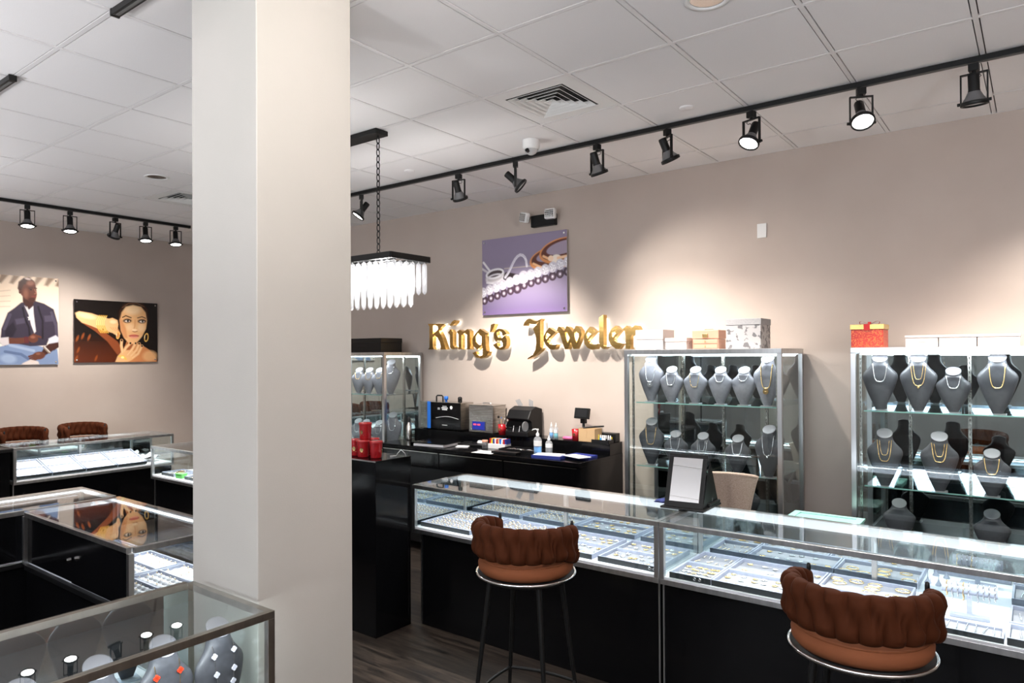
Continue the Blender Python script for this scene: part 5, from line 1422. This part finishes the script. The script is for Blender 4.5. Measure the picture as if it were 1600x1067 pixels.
for (x, z, w2, h2) in ((.27, .225, .03, .005), (.27, .213, .03, .005), (.35, .245, .06, .006), (.35, .228, .085, .011), (.35, .212, .07, .010), (.35, .055, .07, .004)): pm.cbox(x, -.0068, z, w2, .001, h2)
pm.cyl((.44, -.0062, .235), (.44, -.0074, .235), .018, n=20)
for k in range(14): pm.cbox(.24+.022*k, -.0068, .125+.018*math.sin(k/13*PI), .024, .001, .004, ry=-.18*math.cos(k/13*PI))
obj('front_marks', pm, M['mark'], t)
for s in (0, 1): obj('foot', MB().box(.03+.44*s, .07+.44*s, .02, .18, 0, .012), M['blackm'], t)
# ultrasonic
t = thing('ultrasonic_cleaner', 'stainless steel cleaning tank with a blue display on the back tier', 'machine', (-4.50, 5.235, ZU))
obj('tank_body', MB().box(0, .30, 0, .205, .008, .268), M['steel'], t, bevel=.004)
obj('lid', MB().box(-.004, .304, -.004, .208, .268, .276), M['steel'], t, bevel=.002)
obj('lid_handle', MB().tube([(.10, .10, .276), (.10, .10, .29), (.20, .10, .29), (.20, .10, .276)], .006, 8), M['chrome'], t)
p = obj('control_panel', MB().box(.045, .205, -.008, 0, .03, .115), M['bluedark'], t, bevel=.002)
obj('display', MB().box(.055, .195, -.0095, -.008, .04, .108), M['screenblue'], p)
obj('red_digits', MB().box(.065, .10, -.0105, -.0095, .078, .092).box(.115, .15, -.0105, -.0095, .078, .092), M['screenred'], p)
obj('foot', MB().box(.02, .28, .02, .18, 0, .008), M['blackm'], t)
obj('port', MB().cyl((.30, .09, .16), (.305, .09, .16), .012), M['blackm'], t)
# money counter
t = thing('money_counter', 'black banknote counting machine with twin hopper guides on the back tier', 'machine', (-3.90, 5.25, ZU))
pf = [(-.04, .0), (.20, .0), (.20, .25), (.10, .275), (.02, .245), (-.03, .165), (.02, .135), (.03, .07), (-.04, .05)]
obj('body', MB().prism(pf, 'x', -.13, .13), M['blackmat'], t, bevel=.008)
obj('screen', MB().cbox(-.01, .002, .205, .075, .003, .05, rx=-.62), M['screenoff'], t)
km = MB()
for s in (-1, 1):
    for a in range(3):
        for b_ in range(2): km.cbox(-.01+s*(.055+.018*a), .002+.010*(b_-.5), .203+.018*(b_-.5), .012, .003, .010, rx=-.62)
obj('buttons', km, M['paleprint'], t)
for s in (-1, 1):
    obj('hopper_guide', MB().cbox(s*.07, .10, .305, .05, .004, .07, rx=.4, ry=.3*s), M['clearp'], t)
    obj('stacker_wheel', MB().cyl((s*.095-.006, -.03, .10), (s*.095+.006, -.03, .10), .045, n=24), M['chrome'] if s < 0 else M['clearp'], t)
for s in (-1, 1): obj('guide_rod', MB().cyl((s*.035, -.045, .045), (s*.035, -.03, .10), .003), M['chrome'], t)
# cups of pens
def pencup(x, y, label, n):
    c = thing('pen_cup', label, 'pen cup', (x, y, ZU), 0, 'red pen cups on the back tier')
    obj('cup', MB().lathe([(.001, 0), (.036, 0), (.043, .10), (.041, .10), (.034, .006), (.001, .006)], 28), M['red'], c)
    obj('crest', MB().cbox(0, -.0405, .055, .018, .003, .022), M['gold'], c)
    for k in range(n):
        a = 2*PI*k/n
        p_ = MB().cyl((.012*math.cos(a), .012*math.sin(a), .01), (.032*math.cos(a), .030*math.sin(a), .145+.01*(k % 3)), .004, n=8)
        tag(obj('pen', p_, M[['blackm', 'white', 'blue', 'steel', 'tan'][k % 5]], None, loc=(x, y, ZU)), f'{["black", "white", "blue", "steel", "tan"][k % 5]} pen standing in the {label}', 'pen', 'pens in the red cups')
pencup(-4.115, 5.275, 'red pen cup between the steel tank and the banknote counter', 5)
pencup(-3.29, 5.285, 'red pen cup beside the cardboard box', 0)
# bottles
def bottle(x, y, z, h, r, liquid, label, pump=True):
    c = thing('bottle', label, 'bottle', (x, y, z), .2, 'bottles at the banknote counter')
    obj('body', MB().lathe([(.001, 0), (r, 0), (r*1.04, .01), (r*1.04, h*.60), (r*.8, h*.68), (r*.35, h*.72), (r*.35, h*.76)], 24, ey=.75), M['clearp'], c)
    obj('liquid', MB().lathe([(.001, .004), (r*.94, .004), (r*.96, h*.34), (.001, h*.34)], 24, ey=.72), M[liquid], c)
    obj('label', MB().lathe([(r*1.06, h*.37), (r*1.06, h*.56)], 24, ey=.76), M['white'], c)
    obj('cap', MB().lathe([(r*.42, h*.74), (r*.42, h*.83), (r*.2, h*.86), (r*.12, h*.97), (.001, h*.98)], 16), M['white'], c)
    if pump: obj('nozzle', MB().tube([(0, 0, h*.97), (-r*.5, 0, h), (-r*1.3, 0, h*.98), (-r*1.45, 0, h*.94)], r*.13, 8).cyl((0, 0, h*.95), (0, 0, h*1.01), r*.3), M['white'], c)
bottle(-3.44, 4.90, ZD, .225, .034, 'cyan', 'large hand gel pump bottle with blue gel standing on the desk')
bottle(-3.385, 4.99, ZD, .17, .030, 'clearp', 'shorter clear bottle just behind the blue gel bottle', False)
bottle(-3.56, 5.29, ZU, .15, .018, 'cyan', 'slim clear spray bottle nearest the banknote counter', False)
bottle(-3.50, 5.275, ZU, .15, .020, 'teal', 'slim spray bottle with teal liquid', False)
tag(obj('sponge', MB().lathe([(.001, 0), (.035, .002), (.045, .014), (.03, .028), (.001, .03)], 16, ex=1.4, ey=.7), M['pink'], None, loc=(-3.385, 5.30, ZU)), 'pink cloth bundle behind the teal spray bottle', 'cloth')
t = thing('customer_display', 'black screen on a short pole behind the red pen cup', 'display', (-3.27, 5.375, ZU), -.1)
obj('base', MB().lathe([(.001, 0), (.055, 0), (.05, .012), (.012, .016), (.012, .17)], 24), M['blackm'], t)
obj('screen_housing', MB().cbox(0, -.02, .235, .155, .03, .095, rx=-.2), M['blackm'], t, bevel=.004)
obj('screen', MB().cbox(0, -.037, .238, .135, .002, .068, rx=-.2), M['screenoff'], t)
obj('bracket', MB().cbox(0, 0, .18, .05, .035, .07), M['blackm'], t, bevel=.003)
t = thing('cardboard_box', 'open tan cardboard box with black markers on the back tier', 'box', (-3.165, 5.29, ZU), 0)
bx = MB().box(-.075, .095, -.055, .06, 0, .004)
for a in ((-.075, .095, -.055, -.052), (-.075, .095, .057, .06), (-.075, -.072, -.055, .06), (.092, .095, -.055, .06)): bx.box(*a, 0, .115)
bx.cbox(.01, -.056, .075, .004, .002, .07)
obj('carton', bx, M['tan'], t)
for k in range(4):
    tag(obj('marker', MB().cyl((0, 0, 0), (.10, .01*k, .01), .007, n=10), M['blackm'], None, loc=(-3.21+.03*k, 5.27+.012*k, ZU+.118+.004*k), rot=(0, 0, -.25*k+.3)), f'{ORD[k]} black marker lying across the cardboard box', 'marker', 'black markers on the cardboard box')
t = thing('parts_tray', 'flat dark grey tray holding small nail-polish sized bottles', 'tray', (-3.03, 5.27, ZU), 0)
pt = MB().box(-.075, .095, -.04, .05, 0, .004)
for a in ((-.075, .095, -.04, -.036), (-.075, .095, .046, .05), (-.075, -.071, -.04, .05), (.091, .095, -.04, .05)): pt.box(*a, .004, .028)
obj('tray', pt, M['blackmat'], t)
for k, (mm_, nm) in enumerate((('green', 'green'), ('yellow', 'yellow'), ('cyan', 'blue'), ('white', 'white'), ('paper', 'paper-white'), ('chrome', 'silver'), ('pad', 'grey'))):
    c = thing('small_bottle', f'tiny {nm} dropper bottle in the dark grey tray', 'bottle', (-3.09+.024*k, 5.265+.008*((k*3) % 4), ZU+.0045), 0, 'tiny bottles in the dark grey tray')
    obj('body', MB().lathe([(.001, 0), (.009, 0), (.009, .032), (.004, .038)], 12), M[mm_], c)
    obj('cap', MB().lathe([(.006, .036), (.004, .060), (.001, .061)], 10), M['yellow' if k == 1 else 'white'], c)
t = thing('label_printer', 'low black device with a white paper roll at the end of the back tier', 'machine', (-2.985, 5.38, ZU), 0)
obj('housing', MB().box(-.16, .05, -.03, .05, 0, .075), M['blackm'], t, bevel=.004)
obj('paper_roll', MB().box(-.15, -.03, -.038, -.03, .02, .055), M['paper'], t)
obj('yellow_mark', MB().box(-.005, .02, -.033, -.03, .015, .045), M['yellow'], t)
# papers, cards and trays on the lower top
def sheet(name, x, y, z, w_, h_, rz, mm_, label, cat, th=.0015, group='papers on the desk'):
    return tag(obj(name, MB().box(-w_/2, w_/2, -h_/2, h_/2, 0, th), M[mm_], None, loc=(x, y, z), rot=(0, 0, rz)), label, cat, group)
sheet('paper_sheet', -3.93, 4.80, ZD, .21, .16, .1, 'paper', 'white paper sheet lying near the desk edge below the colourful cards', 'paper')
sheet('notebook', -3.29, 4.86, ZD, .27, .15, .12, 'bluedark', 'blue folder under white papers beside the gel bottle', 'folder', .022)
sheet('paper_sheet', -3.30, 4.87, ZD+.0225, .24, .14, .22, 'paper', 'white paper on top of the blue folder', 'paper', .003)
sheet('notebook', -3.08, 5.02, ZD, .22, .16, -.1, 'bluedark', 'dark blue folder farthest from the gel bottle', 'folder', .02)
sheet('paper_sheet', -3.06, 4.92, ZD+.0205, .22, .13, -.35, 'paper', 'tilted printed sheet on the far blue folder', 'paper', .003)
sheet('paper_sheet', -4.35, 4.97, ZD, .12, .1, .5, 'paper', 'small crumpled white note next to the ring binder', 'paper', .006)
t = thing('tool_tray', 'black tray of small silver tools in the middle of the desk', 'tray', (-3.66, 4.97, ZD), .04)
tt = MB().box(-.19, .19, -.09, .09, 0, .018)
for a in ((-.19, .19, -.09, -.084), (-.19, .19, .084, .09), (-.19, -.184, -.09, .09), (.184, .19, -.09, .09)): tt.box(*a, .018, .034)
obj('tray', tt, M['blackmat'], t)
for k in range(9):
    m = MB().tube([(-.02, 0, .004), (.0, .006, .008), (.02, -.004, .004)], .003, 6).lathe([(.0001, 0), (.006, .004), (.0001, .01)], 8, c=(.014, .006, 0))
    tag(obj('silver_tool', m, M['silver'], None, loc=(-3.80+.034*k, 4.97+.025*math.sin(2.3*k), ZD+.019), rot=(0, 0, k*1.1)), f'{ORD[k]} small silver piece from the column side of the black tool tray', 'tool', 'small silver pieces in the tool tray')
t = thing('flat_black_case', 'flat black case under the front edge of the tool tray', 'case', (-3.72, 4.82, ZD), .05)
obj('case', MB().box(-.13, .13, -.045, .035, 0, .022), M['blackmat'], t, bevel=.003)
t = thing('card_box', 'small white box with bright red, blue and yellow patterned sides on the desk', 'box', (-3.985, 5.07, ZD), .05)
obj('box', MB().box(-.10, .09, -.05, .05, 0, .045), M['white'], t, bevel=.002)
for k, mm_ in enumerate(('redfab', 'yellow', 'bluedark', 'paper', 'redfab', 'tan', 'blue', 'paper', 'redfab', 'bluedark')):
    m = MB().cbox(-.085+.019*k, .0, .068, .016, .07, .045, ry=.15*math.sin(k*2))
    obj('patterned_card', m, M[mm_], t)
t = thing('jar', 'small clear jar with a brown lid beside the patterned box', 'jar', (-4.13, 5.03, ZD))
obj('glass_body', MB().lathe([(.001, 0), (.028, 0), (.03, .05), (.026, .056)], 20), M['clearp'], t)
obj('lid', MB().lathe([(.029, .055), (.029, .072), (.001, .074)], 20), M['peach'], t)
t = thing('keyboard_tray', 'shallow black tray with cables next to the ring binder', 'tray', (-4.30, 5.10, ZD), .05)
obj('tray', MB().box(-.17, .15, -.08, .07, 0, .022), M['blackmat'], t, bevel=.004)
obj('mouse', MB().lathe([(.001, 0), (.03, 0), (.033, .01), (.02, .028), (.001, .032)], 20, c=(.05, .0, .022), ey=.6), M['white'], t)
obj('cable', MB().tube([(-.14, 0, .026), (-.08, .04, .028), (-.03, -.02, .028), (.02, .03, .028)], .005, 6), M['blackm'], t)

# ------------------------------------------------------------------ boxes on top of the wall showcases
ZS = 1.897
def card_box(name, x0, x1, y, d, h, label, body, lid=None, lidh=.03, group='boxes on the wall showcases'):
    t = thing(name, label, 'box', ((x0+x1)/2, y, ZS), 0, group); w_ = (x1-x0)/2
    obj('box_body', MB().box(-w_, w_, -d/2, d/2, 0, h-lidh), M[body], t, bevel=.002)
    obj('lid', MB().box(-w_-.003, w_+.003, -d/2-.003, d/2+.003, h-lidh, h), M[lid or body], t, bevel=.002)
    return t
M['floral'] = noisy('silver_floral_card', (.42, .405, .405), (.14, .135, .14), 26, .45, lo=.56, hi=.60, detail=2)
M['greyweave'] = noisy('pearl_grey_lid', (.30, .295, .30), (.35, .345, .35), 80, .6)
card_box('gift_box', -2.555, -2.325, 5.10, .20, .155, 'two-tone pearl grey box nearest the sign on the middle showcase', 'lightbox', 'pinkwhite', .075)
card_box('gift_box', -2.295, -2.125, 5.06, .16, .088, 'small low blush white box next to the peach drawer box', 'pinkwhite', 'pinkwhite', .03)
t = thing('jewellery_box', 'peach jewellery box with two drawers and a brass clasp', 'box', (-1.995, 5.10, ZS), 0, 'boxes on the wall showcases')
obj('box_body', MB().box(-.10, .10, -.075, .075, 0, .075), M['peach'], t, bevel=.003)
for k in range(2):
    d = obj('drawer', MB().box(-.093, .093, -.080, -.075, .006+.035*k, .036+.035*k), M['peach'], t, bevel=.002)
    obj('knob', MB().lathe([(.001, 0), (.005, .002), (.005, .008), (.001, .010)], 10, M=Matrix.Rotation(PI/2, 4, 'X'), c=(0, -.080, .021+.035*k)), M['brass'], d)
l = obj('lid', MB().box(-.103, .103, -.078, .078, .077, .142), M['peach'], t, bevel=.004)
obj('clasp', MB().box(-.020, .020, -.086, -.078, .085, .115), M['brass'], l, bevel=.003)
obj('strap_handle', MB().tube([(-.04, 0, .142), (-.03, 0, .150), (.03, 0, .150), (.04, 0, .142)], .004, 8), M['peach'], t)
card_box('gift_box', -1.825, -1.575, 5.10, .22, .215, 'tall silver grey box with a floral print on the middle showcase', 'floral', 'greyweave', .045)
t = thing('gift_box', 'glittery red gift box with a gold lid and red bow', 'box', (-.90, 5.10, ZS), 0, 'boxes on the wall showcases')
M['redglit'] = noisy('red_gold_glitter', (.42, .02, .01), (.62, .14, .03), 150, .35, lo=.48, hi=.62)
obj('box_body', MB().box(-.095, .095, -.09, .09, 0, .118), M['redglit'], t, bevel=.002)
obj('lid', MB().box(-.100, .100, -.095, .095, .118, .150), M['goldlid'], t, bevel=.002)
obj('ribbon', MB().box(-.018, .018, -.0975, .0975, .112, .1525), M['redfab'], t)
bw = MB()
for s in (-1, 1):
    bw.grid(lambda u, v, s=s: (s*(.005+.055*math.sin(PI*u)*1.0), -.012+.024*v, .153+.020*math.sin(2*PI*u)*.6+.012*math.sin(PI*u)), 16, 4)
    bw.grid(lambda u, v, s=s: (s*(.005+.05*u), -.03+.02*v-.01*u, .153+.006*math.sin(3*u)), 8, 3)
bw.cbox(0, 0, .162, .018, .02, .014)
obj('bow', bw, M['redfab'], t)
for k, (a, b) in enumerate(((-.678, -.502), (-.497, -.305), (-.300, -.095))):
    c = card_box('gift_box', a, b, 5.06, .15, .072, ['flat white box nearest the red gift box', 'flat white box in the middle of the row of three', 'flat white box farthest from the red gift box'][k], 'pinkwhite', 'pinkwhite', .015, 'flat white boxes on the showcase')
    obj('print', MB().box(-.022, .022, -.0765, -.0755, .030, .033), M['paleprint'], c)
t = card_box('gift_box', -6.15, -5.475, 5.12, .30, .150, 'long black patterned box on the column-side showcase', 'blackmat', 'blackmat', .05)
sm = MB()
for k in range(26):
    for r in range(3): sm.cbox(-.31+.024*k+(.012 if r % 2 else 0), -.1525, .012+.022*r, .010, .003, .0025, ry=.5 if k % 2 else -.5)
obj('embossed_marks', sm, M['blackm'], t)
obj('clasp', MB().cbox(-.17, -.154, .03, .010, .004, .010), M['chrome'], t)

# mint box behind the counter on a black stand
t = thing('side_cabinet', 'low black cabinet behind the counter between two wall showcases', 'cabinet', (-1.05, 4.58, 0))
obj('body', MB().box(-.19, .19, -.15, .15, 0, .805), M['black'], t, bevel=.003)
t = thing('storage_box', 'mint green box with a recessed lid behind the counter', 'box', (-1.07, 4.57, .8055))
obj('box', MB().box(-.20, .20, -.14, .14, 0, .030), M['mint'], t, bevel=.003)
lm = MB()
for a in ((-.205, .205, -.145, -.105), (-.205, .205, .105, .145), (-.205, -.165, -.105, .105), (.165, .205, -.105, .105)): lm.box(*a, .030, .042)
lm.box(-.165, .165, -.105, .105, .030, .036)
obj('lid', lm, M['mint'], t)

for o in list(bpy.data.objects):
    if 'used' in o: del o['used']
    if o.get('label') == 'proto': bpy.data.objects.remove(o)
